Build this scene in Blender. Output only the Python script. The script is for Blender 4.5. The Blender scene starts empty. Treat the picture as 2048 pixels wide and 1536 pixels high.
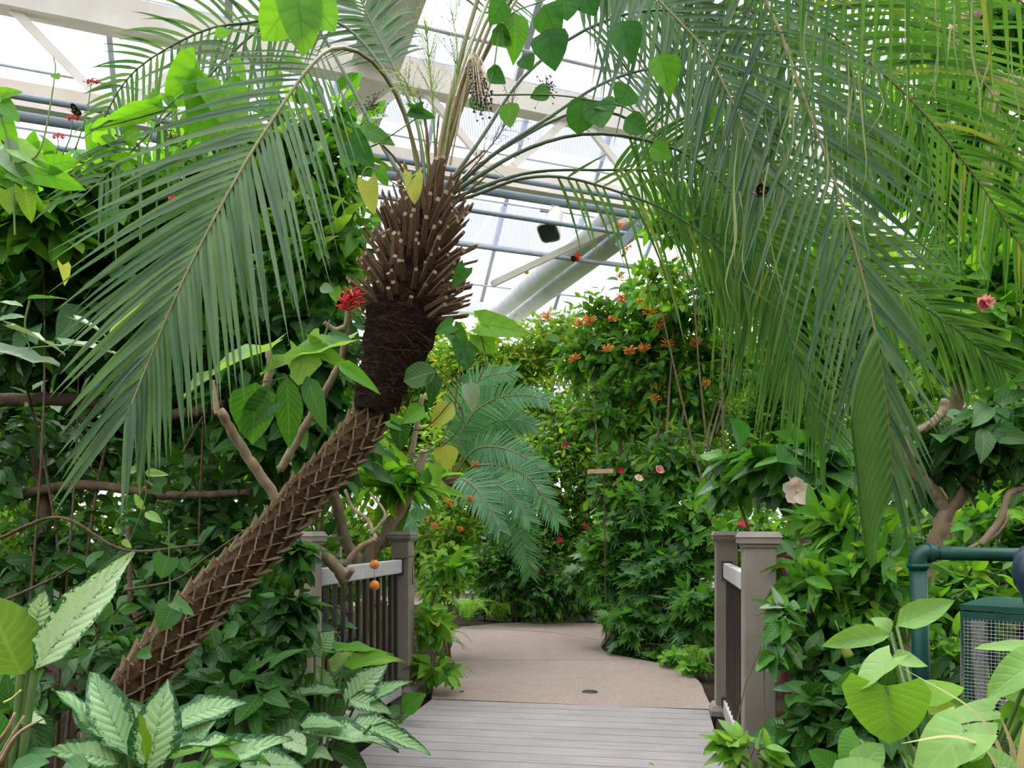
import bpy, math, random
import numpy as np
from mathutils import Vector, Matrix
random.seed(7); RNG = np.random.default_rng(7)
scene = bpy.context.scene
COL = scene.collection
F = 1540.0                     # focal length in pixels of a 2048 wide frame
EYE = Vector((0, 0, 1.10))

# ------------------------------------------------------------------ camera
cd = bpy.data.cameras.new('camera'); cam = bpy.data.objects.new('camera', cd); COL.objects.link(cam)
cd.sensor_width = 36.0; cd.lens = 36.0 * F / 2048.0
cd.shift_y = 294.0 / 2048.0
cam.location = EYE; cam.rotation_euler = (math.pi / 2, 0, 0)
cd.clip_start = 0.05; cd.clip_end = 400
scene.camera = cam
# ------------------------------------------------------------------ overcast sky
w = bpy.data.worlds.new('world'); scene.world = w; w.use_nodes = True
nt = w.node_tree; nt.nodes.clear()
out = nt.nodes.new('ShaderNodeOutputWorld'); bg = nt.nodes.new('ShaderNodeBackground')
tc = nt.nodes.new('ShaderNodeTexCoord'); sp = nt.nodes.new('ShaderNodeSeparateXYZ'); rp = nt.nodes.new('ShaderNodeValToRGB')
nt.links.new(tc.outputs['Generated'], sp.inputs[0]); nt.links.new(sp.outputs[2], rp.inputs[0])
# standard overcast sky: the zenith three times as bright as the horizon
rp.color_ramp.elements[0].position = 0.0; rp.color_ramp.elements[0].color = (0.315, 0.33, 0.35, 1)
rp.color_ramp.elements[1].position = 1.0; rp.color_ramp.elements[1].color = (1.0, 1.0, 1.0, 1)
nt.links.new(rp.outputs[0], bg.inputs[0]); bg.inputs[1].default_value = 3.9
nt.links.new(bg.outputs[0], out.inputs[0])
# the bright patch of thin cloud: a very soft sun high in front, to the left
sd = bpy.data.lights.new('sun', 'SUN'); sd.energy = 5.5; sd.angle = math.radians(32); sd.color = (1.0, 0.98, 0.94)
sun = bpy.data.objects.new('sun', sd); COL.objects.link(sun)
sun.rotation_euler = (math.radians(-22), math.radians(-14), 0)
# ------------------------------------------------------------------ view
scene.view_settings.view_transform = 'Standard'; scene.view_settings.look = 'None'
scene.view_settings.exposure = 0.22; scene.view_settings.gamma = 1.0
scene.view_settings.use_curve_mapping = False
scene.cycles.max_bounces = 5; scene.cycles.diffuse_bounces = 4; scene.cycles.glossy_bounces = 2
scene.cycles.transmission_bounces = 6; scene.cycles.transparent_max_bounces = 14
scene.cycles.use_adaptive_sampling = True; scene.cycles.adaptive_threshold = 0.1; scene.cycles.adaptive_min_samples = 20
scene.cycles.use_denoising = True
scene.cycles.caustics_reflective = False; scene.cycles.caustics_refractive = False

# ================================================================== helpers
def P(px, py, d):
    return Vector(((px - 1024.0) / F * d, d, 1.10 + (1062.0 - py) / F * d))
def PG(px, py, z=0.0):
    d = (1.10 - z) * F / (py - 1062.0)
    return Vector(((px - 1024.0) / F * d, d, z))
def lerp(a, b, t): return a + (b - a) * t
def smooth(t): t = max(0., min(1., t)); return t * t * (3 - 2 * t)

def mesh_np(name, verts, faces, uv=None, mat=None, flat=False):
    """faces: list of int arrays of shape (k, n)"""
    verts = np.asarray(verts, dtype=np.float32).reshape(-1, 3)
    if not isinstance(faces, list): faces = [faces]
    faces = [np.asarray(f, dtype=np.int32) for f in faces if len(f)]
    me = bpy.data.meshes.new(name)
    me.vertices.add(len(verts)); me.vertices.foreach_set('co', verts.ravel())
    loops = np.concatenate([f.ravel() for f in faces]).astype(np.int32)
    sizes = np.concatenate([np.full(len(f), f.shape[1], dtype=np.int32) for f in faces])
    starts = np.concatenate([[0], np.cumsum(sizes)[:-1]]).astype(np.int32)
    me.loops.add(len(loops)); me.loops.foreach_set('vertex_index', loops)
    me.polygons.add(len(sizes)); me.polygons.foreach_set('loop_start', starts)
    if uv is not None:
        l = me.uv_layers.new(name='UVMap')
        l.data.foreach_set('uv', np.asarray(uv, dtype=np.float32)[loops].ravel())
    if mat is not None: me.materials.append(mat)
    me.update(calc_edges=True)
    me.polygons.foreach_set('use_smooth', np.full(len(sizes), not flat, dtype=bool))
    return me

class MB:
    """collects shapes of one part"""
    def __init__(s): s.v = []; s.f3 = []; s.f4 = []; s.uv = []; s.n = 0
    def add(s, v, f4=None, f3=None, uv=None):
        v = np.asarray(v, dtype=np.float32).reshape(-1, 3)
        s.v.append(v)
        s.uv.append(np.zeros((len(v), 2), np.float32) if uv is None else np.asarray(uv, np.float32))
        if f4 is not None and len(f4): s.f4.append(np.asarray(f4, np.int32).reshape(-1, 4) + s.n)
        if f3 is not None and len(f3): s.f3.append(np.asarray(f3, np.int32).reshape(-1, 3) + s.n)
        s.n += len(v)
    def mesh(s, name, mat, flat=False):
        fs = []
        if s.f4: fs.append(np.concatenate(s.f4))
        if s.f3: fs.append(np.concatenate(s.f3))
        return mesh_np(name, np.concatenate(s.v), fs, np.concatenate(s.uv), mat, flat)
    def hexa(s, c):   # 8 corners: bottom ring 0-3, top ring 4-7
        s.add([tuple(x) for x in c], [(3, 2, 1, 0), (4, 5, 6, 7), (0, 1, 5, 4), (1, 2, 6, 5), (2, 3, 7, 6), (3, 0, 4, 7)])
    def box(s, c, ax, ay, az, hx, hy, hz):
        c = Vector(c); X = Vector(ax) * hx; Y = Vector(ay) * hy; Z = Vector(az) * hz
        s.hexa([c - X - Y - Z, c + X - Y - Z, c + X + Y - Z, c - X + Y - Z, c - X - Y + Z, c + X - Y + Z, c + X + Y + Z, c - X + Y + Z])
    def bar(s, a, b, wd, ht, up=Vector((0, 0, 1))):
        a = Vector(a); b = Vector(b); t = (b - a); L = t.length; t.normalize()
        x = t.cross(up)
        if x.length < 1e-4: x = t.cross(Vector((1, 0, 0)))
        x.normalize(); z = x.cross(t).normalized()
        s.box((a + b) / 2, x, t, z, wd / 2, L / 2, ht / 2)
    def tube(s, pts, rad, n=6, cap=True):
        pts = [Vector(p) for p in pts]; m = len(pts)
        if not hasattr(rad, '__len__'): rad = [rad] * m
        elif len(rad) != m: rad = [lerp(rad[0], rad[-1], i / (m - 1)) for i in range(m)]
        vs = []; ref = None; uvs = []
        for i, p in enumerate(pts):
            t = (pts[min(i + 1, m - 1)] - pts[max(i - 1, 0)]).normalized()
            if ref is None: ref = t.orthogonal().normalized()
            x = (ref - t * ref.dot(t)); x = x.normalized() if x.length > 1e-5 else t.orthogonal().normalized()
            ref = x; y = t.cross(x)
            for k in range(n):
                a = 2 * math.pi * k / n
                vs.append(p + (x * math.cos(a) + y * math.sin(a)) * rad[i]); uvs.append((k / n, i / (m - 1)))
        f4 = [(i * n + k, i * n + (k + 1) % n, (i + 1) * n + (k + 1) % n, (i + 1) * n + k) for i in range(m - 1) for k in range(n)]
        f3 = []
        if cap:
            b = len(vs); vs += [pts[0], pts[-1]]; uvs += [(0, 0), (0, 1)]
            f3 += [(b, (k + 1) % n, k) for k in range(n)] + [(b + 1, (m - 1) * n + k, (m - 1) * n + (k + 1) % n) for k in range(n)]
        s.add([tuple(v) for v in vs], f4, f3, uvs)
    def lathe(s, c, prof, n=16, axis=None):
        """prof: (r, z) list, about vertical axis through c"""
        c = Vector(c); vs = []
        for r, z in prof:
            for k in range(n):
                a = 2 * math.pi * k / n; vs.append((c.x + r * math.cos(a), c.y + r * math.sin(a), c.z + z))
        m = len(prof)
        s.add(vs, [(i * n + k, i * n + (k + 1) % n, (i + 1) * n + (k + 1) % n, (i + 1) * n + k) for i in range(m - 1) for k in range(n)])

def curve(pts, n):
    """Catmull-Rom through the points, n samples"""
    pts = [Vector(p) for p in pts]
    if len(pts) == 2: return [pts[0].lerp(pts[1], i / (n - 1)) for i in range(n)]
    q = [pts[0] * 2 - pts[1]] + pts + [pts[-1] * 2 - pts[-2]]
    L = [0]
    for i in range(len(pts) - 1): L.append(L[-1] + max(1e-6, (pts[i + 1] - pts[i]).length))
    res = []
    for i in range(n):
        s = L[-1] * i / (n - 1); k = 0
        while k < len(pts) - 2 and s > L[k + 1]: k += 1
        t = (s - L[k]) / (L[k + 1] - L[k]); p0, p1, p2, p3 = q[k], q[k + 1], q[k + 2], q[k + 3]
        res.append(0.5 * ((2 * p1) + (p2 - p0) * t + (2 * p0 - 5 * p1 + 4 * p2 - p3) * t * t + (3 * p1 - p0 - 3 * p2 + p3) * t ** 3))
    return res

def tag(o, label=None, cat=None, group=None, kind=None):
    if label: o['label'] = label
    if cat: o['category'] = cat
    if group: o['group'] = group
    if kind: o['kind'] = kind
    return o
def thing(name, label, cat, loc, group=None, kind=None):
    o = bpy.data.objects.new(name, None); COL.objects.link(o); o.location = loc
    o.empty_display_size = 0.1
    return tag(o, label, cat, group, kind)
def child(name, me, parent, world=None, kind=None, label=None):
    """a part whose mesh (or matrix) is given in world space"""
    o = bpy.data.objects.new(name, me); COL.objects.link(o)
    if parent is not None:
        o.parent = parent
        if parent.type == 'EMPTY': o.matrix_parent_inverse = Matrix.Translation(-parent.location)
    if world is not None: o.matrix_basis = world
    return tag(o, label, None, None, kind)
def solo(name, me, label, cat, group=None, kind=None):
    o = bpy.data.objects.new(name, me); COL.objects.link(o)
    return tag(o, label, cat, group, kind)

# ================================================================== materials
def newmat(name):
    m = bpy.data.materials.new(name); m.use_nodes = True; m.node_tree.nodes.clear()
    return m, m.node_tree
class N:
    def __init__(s, nt): s.nt = nt
    def __call__(s, typ, **kw):
        n = s.nt.nodes.new('ShaderNode' + typ)
        for k, v in kw.items(): setattr(n, k, v)
        return n
    def link(s, a, b): s.nt.links.new(a, b)
    def math(s, op, a, b=None, c=None, clamp=False):
        n = s.nt.nodes.new('ShaderNodeMath'); n.operation = op; n.use_clamp = clamp
        for i, x in enumerate((a, b, c)):
            if x is None: continue
            if isinstance(x, (int, float)): n.inputs[i].default_value = x
            else: s.link(x, n.inputs[i])
        return n.outputs[0]
    def mix(s, fac, a, b, blend='MIX'):
        n = s.nt.nodes.new('ShaderNodeMix'); n.data_type = 'RGBA'; n.blend_type = blend
        for sock, x in ((n.inputs[0], fac), (n.inputs[6], a), (n.inputs[7], b)):
            if isinstance(x, (int, float)): sock.default_value = x
            elif isinstance(x, tuple): sock.default_value = (*x[:3], 1)
            else: s.link(x, sock)
        return n.outputs[2]
    def noise(s, scale, detail=3, rough=.5, vec=None, dim='3D', w=None):
        n = s.nt.nodes.new('ShaderNodeTexNoise'); n.noise_dimensions = dim
        n.inputs['Scale'].default_value = scale; n.inputs['Detail'].default_value = detail; n.inputs['Roughness'].default_value = rough
        if vec is not None: s.link(vec, n.inputs['Vector'])
        if w is not None: s.link(w, n.inputs['W'])
        return n.outputs[0]
    def ramp(s, fac, stops):
        n = s.nt.nodes.new('ShaderNodeValToRGB'); s.link(fac, n.inputs[0]); e = n.color_ramp.elements
        while len(e) < len(stops): e.new(0.5)
        for el, (p, c) in zip(e, stops): el.position = p; el.color = (*c, 1) if len(c) == 3 else c
        return n.outputs[0]
    def bsdf(s, base, rough=.5, spec=.5, normal=None, metal=0):
        n = s.nt.nodes.new('ShaderNodeBsdfPrincipled')
        for k, x in (('Base Color', base), ('Roughness', rough), ('Specular IOR Level', spec), ('Metallic', metal), ('Normal', normal)):
            if x is None: continue
            if isinstance(x, (int, float)): n.inputs[k].default_value = x
            elif isinstance(x, tuple): n.inputs[k].default_value = (*x[:3], 1)
            else: s.link(x, n.inputs[k])
        return n.outputs[0]
    def bump(s, h, strength=.3, dist=.01):
        n = s.nt.nodes.new('ShaderNodeBump'); n.inputs['Strength'].default_value = strength; n.inputs['Distance'].default_value = dist
        s.link(h, n.inputs['Height']); return n.outputs[0]
    def out(s, sh):
        o = s.nt.nodes.new('ShaderNodeOutputMaterial'); s.link(sh, o.inputs[0])
    def rnd(s):
        a = s('ObjectInfo').outputs['Random']; b = s('NewGeometry').outputs['Random Per Island']
        return s.math('FRACT', s.math('ADD', a, b))

def leafmat(name, c1, c2, tr=None, tf=.38, rough=.40, spec=.24, rib=(.3, .45, .15), ribamt=.35, c3=None, vein=.25, nveins=9.):
    """two-sided leaf: gloss and diffuse above, light passing through"""
    m, nt = newmat(name); n = N(nt)
    r = n.rnd()
    stops = [(0.0, c1), (0.95 if c3 else 1.0, c2)] + ([(0.985, c3)] if c3 else [])
    colr = n.ramp(r, stops)
    uv = n('UVMap'); s = n('SeparateXYZ'); n.link(uv.outputs[0], s.inputs[0])
    au = n.math('ABSOLUTE', n.math('SUBTRACT', s.outputs[0], .5))
    mid = n.math('SUBTRACT', 1.0, n.math('MULTIPLY', au, 22.0), clamp=True)
    vv = n.math('ADD', n.math('MULTIPLY', s.outputs[1], nveins), n.math('MULTIPLY', au, -nveins * .55))
    sv = n.math('POWER', n.math('ABSOLUTE', n.math('SINE', n.math('MULTIPLY', vv, math.pi))), 8.0)
    colv = n.mix(n.math('MULTIPLY', n.math('MAXIMUM', mid, n.math('MULTIPLY', sv, .45)), ribamt), colr, rib)
    geo = n('NewGeometry')
    bl = n.noise(14.0, 2, .5, geo.outputs['Position'])
    colf = n.mix(.35, colv, n.ramp(bl, [(.3, (.55, .6, .5)), (.7, (1, 1, 1))]), 'MULTIPLY')
    h = n.math('SUBTRACT', 1.0, n.math('MAXIMUM', mid, n.math('MULTIPLY', sv, .5)))
    nb = n.bump(h, vein, .004)
    p = n.bsdf(colf, rough, spec, nb)
    t = n('BsdfTranslucent')
    if tr is None: tr = (1.55, 1.5, .55)
    tcol = n.mix(1.0, colf, tr, 'MULTIPLY')
    n.link(tcol, t.inputs[0])
    mx = n('MixShader'); mx.inputs[0].default_value = tf
    n.link(p, mx.inputs[1]); n.link(t.outputs[0], mx.inputs[2]); n.out(mx.outputs[0])
    return m
def solid(name, c1, c2=None, rough=.6, spec=.4, scale=20., bump=0., bscale=60., metal=0, stretch=None, detail=4):
    m, nt = newmat(name); n = N(nt)
    co = n('TexCoord').outputs['Object']
    if stretch:
        mp = n('Mapping'); mp.inputs['Scale'].default_value = stretch; n.link(co, mp.inputs[0]); co = mp.outputs[0]
    colr = c1
    if c2 is not None: colr = n.ramp(n.noise(scale, detail, .6, co), [(.3, c1), (.7, c2)])
    nb = n.bump(n.noise(bscale, 4, .6, co), bump, .01) if bump else None
    n.out(n.bsdf(colr, rough, spec, nb, metal)); return m
def variegated(name, pale, dark, w_pale=.78, tf=.3):
    m, nt = newmat(name); n = N(nt)
    uv = n('UVMap'); s = n('SeparateXYZ'); n.link(uv.outputs[0], s.inputs[0])
    oi = n('ObjectInfo').outputs['Random']
    au = n.math('MULTIPLY', n.math('ABSOLUTE', n.math('SUBTRACT', s.outputs[0], .5)), 2.0)
    mp = n('Mapping'); mp.inputs['Scale'].default_value = (1.0, 2.6, 1.0); n.link(uv.outputs[0], mp.inputs[0])
    w = n.math('MULTIPLY', oi, 37.0)
    n1 = n.noise(8.0, 3, .65, mp.outputs[0], '4D', w); n2 = n.noise(24.0, 3, .65, mp.outputs[0], '4D', w)
    edge = n.math('ADD', au, n.math('MULTIPLY', n.math('SUBTRACT', n1, .5), 1.1))
    edge = n.math('ADD', edge, n.math('MULTIPLY', n.math('SUBTRACT', n2, .5), .7))
    e = n.math('MULTIPLY', n.math('SUBTRACT', edge, w_pale), 14.0, clamp=True)
    ribm = n.math('ADD', au, n.math('MULTIPLY', n.math('SUBTRACT', n2, .5), -1.0))
    rb = n.math('MULTIPLY', n.math('SUBTRACT', .02, ribm), 14.0, clamp=True)
    spk = n.math('MULTIPLY', n.math('SUBTRACT', n2, .63), 22.0, clamp=True)
    mask = n.math('MAXIMUM', n.math('MAXIMUM', e, rb), spk)
    base = n.mix(oi, pale, tuple(x * y for x, y in zip(pale, (.72, .85, .7))))
    c = n.mix(mask, base, dark)
    vv = n.math('ADD', n.math('MULTIPLY', s.outputs[1], 10.), n.math('MULTIPLY', au, -2.2))
    sv = n.math('ABSOLUTE', n.math('SINE', n.math('MULTIPLY', vv, math.pi)))
    nb = n.bump(sv, .35, .008)
    p = n.bsdf(c, .38, .35, nb); t = n('BsdfTranslucent'); n.link(n.mix(1., c, (1.2, 1.3, .6), 'MULTIPLY'), t.inputs[0])
    mx = n('MixShader'); mx.inputs[0].default_value = tf; n.link(p, mx.inputs[1]); n.link(t.outputs[0], mx.inputs[2]); n.out(mx.outputs[0])
    return m

M = {}
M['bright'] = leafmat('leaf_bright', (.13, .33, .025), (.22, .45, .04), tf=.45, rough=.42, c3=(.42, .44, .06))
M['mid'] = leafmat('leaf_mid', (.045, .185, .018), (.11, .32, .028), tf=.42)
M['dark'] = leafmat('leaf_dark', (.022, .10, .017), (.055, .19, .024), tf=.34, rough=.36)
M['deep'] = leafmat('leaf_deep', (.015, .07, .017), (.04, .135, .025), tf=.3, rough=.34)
M['blue'] = leafmat('leaf_blue', (.045, .16, .055), (.10, .24, .08), tf=.3, rough=.38)
M['lime'] = leafmat('leaf_lime', (.27, .46, .04), (.40, .54, .08), tf=.48, c3=(.5, .26, .08))
M['yellow'] = leafmat('leaf_yellow', (.36, .42, .06), (.42, .46, .10), tf=.4, rib=(.2, .3, .05))
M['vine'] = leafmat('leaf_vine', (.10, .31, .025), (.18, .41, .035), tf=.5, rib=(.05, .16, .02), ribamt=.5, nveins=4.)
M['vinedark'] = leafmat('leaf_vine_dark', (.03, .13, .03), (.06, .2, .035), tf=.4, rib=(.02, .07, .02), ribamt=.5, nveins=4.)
M['pale'] = leafmat('leaf_pale', (.20, .40, .09), (.28, .47, .14), tf=.4, rough=.38, rib=(.4, .55, .3), nveins=6.)
M['silver'] = leafmat('leaf_silver', (.17, .28, .18), (.26, .36, .25), tf=.28, rough=.35, nveins=5.)
M['palm'] = leafmat('palm_leaflet', (.045, .115, .06), (.12, .205, .115), tr=(1.5, 1.6, .5), tf=.42, rough=.34, spec=.35, rib=(.3, .4, .2), ribamt=.4, vein=.0, nveins=0.)
M['palmlit'] = leafmat('palm_leaflet_green', (.04, .135, .025), (.105, .235, .04), tr=(1.5, 1.6, .45), tf=.36, rough=.33, spec=.35, rib=(.35, .4, .15), ribamt=.4, vein=.0, nveins=0., c3=(.22, .27, .05))
M['cycad'] = leafmat('cycad_leaflet', (.06, .21, .085), (.15, .34, .18), tr=(1.4, 1.5, .5), tf=.35, rough=.32, spec=.4, vein=0., nveins=0.)
M['fern'] = leafmat('fern_leaflet', (.14, .36, .03), (.24, .48, .06), tf=.45, vein=0., nveins=0.)
M['var'] = variegated('leaf_variegated', (.31, .47, .24), (.025, .105, .03), .66)
M['varpale'] = variegated('leaf_variegated_pale', (.42, .57, .31), (.03, .13, .035), .84)
M['olive'] = leafmat('leaf_olive', (.09, .2, .012), (.14, .26, .02), tf=.5, rough=.4)
M['straw'] = leafmat('leaf_straw', (.5, .42, .2), (.55, .48, .25), tf=.25, rough=.6, vein=0., nveins=0.)
M['strand'] = leafmat('leaf_strand', (.16, .26, .11), (.34, .36, .18), tf=.3, rough=.5, vein=0., nveins=0.)
M['brownleaf'] = leafmat('leaf_brown', (.22, .1, .04), (.32, .16, .06), tf=.3, rough=.6)
M['bark'] = solid('bark', (.20, .145, .09), (.36, .28, .19), .85, .2, 18., .6, 40., stretch=(1, 1, .3))
M['barkdark'] = solid('bark_dark', (.07, .05, .033), (.16, .115, .075), .9, .15, 20., .6, 50.)
M['twig'] = solid('twig', (.10, .085, .04), (.2, .16, .08), .8, .2, 15.)
M['greenstem'] = solid('green_stem', (.07, .14, .04), (.13, .22, .06), .5, .4, 8.)
M['petiole'] = solid('petiole', (.045, .085, .05), (.11, .14, .06), .45, .4, 6.)
M['rachis'] = solid('rachis', (.15, .15, .06), (.26, .23, .10), .5, .4, 6.)
M['boot'] = solid('leaf_scar', (.12, .075, .038), (.50, .385, .25), .85, .15, 26., .5, 70.)
M['trunkcore'] = solid('trunk_core', (.03, .018, .009), (.09, .055, .028), .95, .1, 30., .8, 60.)
M['fibre'] = solid('trunk_fibre', (.008, .004, .003), (.035, .018, .011), .95, .1, 40., 1., 120., stretch=(1, 1, 3))
M['stub'] = solid('petiole_stub', (.075, .044, .027), (.26, .175, .105), .85, .15, 14., .4, 60.)
M['stubcut'] = solid('stub_cut', (.27, .19, .12), (.38, .29, .19), .9, .1, 60.)
# ================================================================== more materials (setting)
def mat_glass():
    m, nt = newmat('glazing'); n = N(nt)
    t = n('BsdfTransparent'); t.inputs[0].default_value = (.93, .95, .97, 1)
    d = n('BsdfTranslucent'); d.inputs[0].default_value = (.9, .92, .95, 1)
    g = n('BsdfGlossy'); g.inputs[0].default_value = (.8, .8, .8, 1); g.inputs['Roughness'].default_value = .15
    a = n('MixShader'); a.inputs[0].default_value = .15; n.link(t.outputs[0], a.inputs[1]); n.link(d.outputs[0], a.inputs[2])
    b = n('MixShader'); b.inputs[0].default_value = .05; n.link(a.outputs[0], b.inputs[1]); n.link(g.outputs[0], b.inputs[2])
    n.out(b.outputs[0]); return m
def mat_net():
    m, nt = newmat('shade_net'); n = N(nt)
    co = n('TexCoord').outputs['Object']; s = n('SeparateXYZ'); n.link(co, s.inputs[0])
    w1 = n.math('ABSOLUTE', n.math('SINE', n.math('MULTIPLY', s.outputs[0], 95.)))
    w2 = n.math('ABSOLUTE', n.math('SINE', n.math('MULTIPLY', s.outputs[1], 95.)))
    f = n.math('ADD', .66, n.math('MULTIPLY', n.math('MAXIMUM', n.math('POWER', w1, 4.), n.math('POWER', w2, 4.)), .26))
    t = n('BsdfTransparent')
    d = n('BsdfDiffuse'); d.inputs[0].default_value = (.36, .37, .47, 1)
    l = n('BsdfTranslucent'); l.inputs[0].default_value = (.22, .23, .31, 1)
    a = n('MixShader'); a.inputs[0].default_value = .5; n.link(d.outputs[0], a.inputs[1]); n.link(l.outputs[0], a.inputs[2])
    b = n('MixShader'); n.link(f, b.inputs[0]); n.link(t.outputs[0], b.inputs[1]); n.link(a.outputs[0], b.inputs[2])
    n.out(b.outputs[0]); return m
def mat_path():
    m, nt = newmat('aggregate_path'); n = N(nt)
    co = n('TexCoord').outputs['Object']
    f = n.noise(90., 3, .75, co); big = n.noise(1.3, 4, .6, co); md = n.noise(9., 3, .6, co)
    c = n.ramp(f, [(.3, (.15, .108, .09)), (.5, (.30, .237, .205)), (.72, (.47, .395, .35))])
    c = n.mix(.55, c, n.ramp(big, [(.3, (.72, .70, .68)), (.7, (1, .97, .94))]), 'MULTIPLY')
    c = n.mix(.25, c, n.ramp(md, [(.35, (.6, .58, .56)), (.7, (1, 1, 1))]), 'MULTIPLY')
    n.out(n.bsdf(c, .75, .25, n.bump(f, .4, .004))); return m
def mat_deck(name, c1, c2):
    m, nt = newmat(name); n = N(nt)
    co = n('TexCoord').outputs['Object']; mp = n('Mapping'); mp.inputs['Rotation'].default_value = (0, 0, BR_ANG)
    n.link(co, mp.inputs[0]); m2 = n('Mapping'); m2.inputs['Scale'].default_value = (1.2, 40., 10.); n.link(mp.outputs[0], m2.inputs[0])
    r = n('ObjectInfo').outputs['Random']
    g = n.noise(2.2, 5, .65, m2.outputs[0]); b = n.noise(3., 3, .6, co)
    c = n.ramp(g, [(.3, c1), (.7, c2)])
    c = n.mix(.6, c, n.ramp(b, [(.3, (.68, .68, .70)), (.7, (1, 1, 1))]), 'MULTIPLY')
    c = n.mix(.5, c, n.ramp(r, [(0., (.78, .78, .8)), (1., (1, 1, 1))]), 'MULTIPLY')
    n.out(n.bsdf(c, .55, .4, n.bump(g, .25, .003))); return m
BR_ANG = math.radians(10.7)
M['glass'] = mat_glass(); M['net'] = mat_net(); M['path'] = mat_path()
M['deck'] = mat_deck('deck_board', (.20, .18, .18), (.37, .335, .335))
M['rail'] = mat_deck('rail_board', (.42, .41, .40), (.60, .58, .56))
M['post'] = solid('post_composite', (.20, .172, .143), (.26, .228, .192), .6, .35, 7., .1, 200.)
M['baluster'] = solid('baluster_bronze', (.035, .026, .024), (.05, .038, .034), .4, .5, 9.)
M['soil'] = solid('soil', (.012, .008, .005), (.04, .026, .016), .95, .1, 6., .8, 40.)  # darkened so the colour carries the shade in gaps by the path
M['outside'] = solid('outside_ground', (.16, .17, .14), (.24, .25, .21), .9, .1, .3)
M['steel'] = solid('beam_paint', (.66, .60, .54), (.78, .73, .68), .55, .4, 3., .0)
M['steelrust'] = solid('beam_paint_stained', (.60, .48, .37), (.76, .70, .64), .6, .3, 1.6)
M['grille'] = solid('speaker_grille', (.035, .05, .055), (.05, .065, .07), .6, .3, 40.)
M['white'] = solid('white_paint', (.80, .80, .80), (.86, .86, .86), .45, .4, 4.)
M['pipe'] = solid('pipe_paint', (.17, .21, .26), (.25, .3, .36), .4, .5, 5.)
M['alu'] = solid('glazing_bar', (.30, .33, .40), (.42, .45, .50), .4, .5, 5.)
M['greenpaint'] = solid('green_paint', (.006, .048, .036), (.010, .066, .05), .42, .3, 12., .05, 90.)
M['wire'] = solid('galvanised_wire', (.45, .46, .46), (.6, .6, .6), .4, .5, 30., metal=.6)
M['black'] = solid('black_plastic', (.012, .012, .013), (.02, .02, .022), .5, .4, 9.)
M['wall'] = solid('wall_panel', (.72, .73, .75), (.82, .82, .83), .6, .3, 2.)
M['light_block_wall'] = solid('light_block_wall', (.20, .17, .14), (.28, .25, .21), .85, .2, 2.)  # for the unseen wall that blocks light behind the camera
M['tube'] = solid('air_tube_film', (.46, .45, .50), (.58, .56, .58), .5, .4, 5.)
M['wood'] = solid('raw_wood', (.42, .28, .15), (.56, .40, .24), .7, .3, 9., .1, 60., stretch=(1, 8, 8))
M['maroon'] = solid('maroon_paint', (.10, .008, .014), (.13, .012, .02), .5, .4, 9.)
M['orange'] = solid('orange_skin', (.62, .17, .025), (.72, .26, .05), .45, .4, 30., .2, 160.)
M['teal'] = solid('teal_plastic', (.02, .38, .36), (.03, .45, .42), .4, .5, 9.)
M['bluep'] = solid('blue_plastic', (.01, .22, .42), (.015, .28, .5), .4, .5, 9.)

# ================================================================== floor, path, bridge
bdir = Vector((math.sin(BR_ANG), math.cos(BR_ANG), 0)); rdir = Vector((math.cos(BR_ANG), -math.sin(BR_ANG), 0)); UP = Vector((0, 0, 1))
def B(s, t, z=0.): return bdir * s + rdir * t + UP * z
def ground_z(x, y):
    s = x * bdir.x + y * bdir.y; t = x * rdir.x + y * rdir.y
    a = smooth((5.0 - s) / .25) * smooth((t + 2.1) / .4) * smooth((1.0 - t) / .4)
    return -.05 - .38 * a + .02 * math.sin(x * 3.1 + y * 1.7) * (1 - a)
xs = np.arange(-12, 12.01, .2); ys = np.arange(-3, 15.6, .2)
gv = [(x, y, ground_z(x, y)) for y in ys for x in xs]; nx = len(xs)
gf = [(j * nx + i, j * nx + i + 1, (j + 1) * nx + i + 1, (j + 1) * nx + i) for j in range(len(ys) - 1) for i in range(nx - 1)]
floor = solo('floor', mesh_np('floor', gv, np.array(gf), None, M['soil']), 'dark planting soil, colour deepened for the shade under the greenhouse plants', None, kind='structure')
og = MB(); og.hexa([(-90, -60, -.75), (90, -60, -.75), (90, 120, -.75), (-90, 120, -.75), (-90, -60, -.6), (90, -60, -.6), (90, 120, -.6), (-90, 120, -.6)])
solo('ground_outside', og.mesh('ground_outside', M['outside'], True), 'pale paved ground outside the greenhouse', None, kind='structure')

def slab(name, outline, z0, z1, mat):
    n = len(outline)
    v = [(p[0], p[1], z0) for p in outline] + [(p[0], p[1], z1) for p in outline]
    me = bpy.data.meshes.new(name)
    me.from_pydata(v, [], [list(range(n, 2 * n)), list(range(n - 1, -1, -1))] + [(i, (i + 1) % n, n + (i + 1) % n, n + i) for i in range(n)])
    me.materials.append(mat); me.update(); return me
# concrete path: three pours separated by joints
def gl(pts): return [PG(x, y) for x, y in pts]
left_e = curve([B(4.876, -1.46)] + gl([ (872, 1345), (900, 1300), (905, 1275), (880, 1262)]), 16)
right_e = curve([B(4.876, .335)] + gl([(1409, 1385), (1398, 1362), (1362, 1338), (1320, 1326), (1262, 1315), (1218, 1306), (1202, 1294), (1206, 1279), (1216, 1262), (1222, 1248)]), 34)
far_e = curve(gl([(1222, 1248), (1100, 1243), (1000, 1246), (930, 1254), (880, 1262)]), 14)
path = thing('path', 'tan exposed aggregate concrete path curving away beyond the bridge', None, (0.2, 6, 0), kind='structure')
j1 = 1321; j2l, j2r = 1259, 1285
def cut(edge, ya, yb):
    res = []
    for p in edge:
        y = 1062 + 1.1 * F / p.y
        if ya <= y <= yb: res.append(p)
    return res
def pour(poly): child('path_slab', slab('path_slab', poly, -.16, 0.0, M['path']), path)
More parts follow.
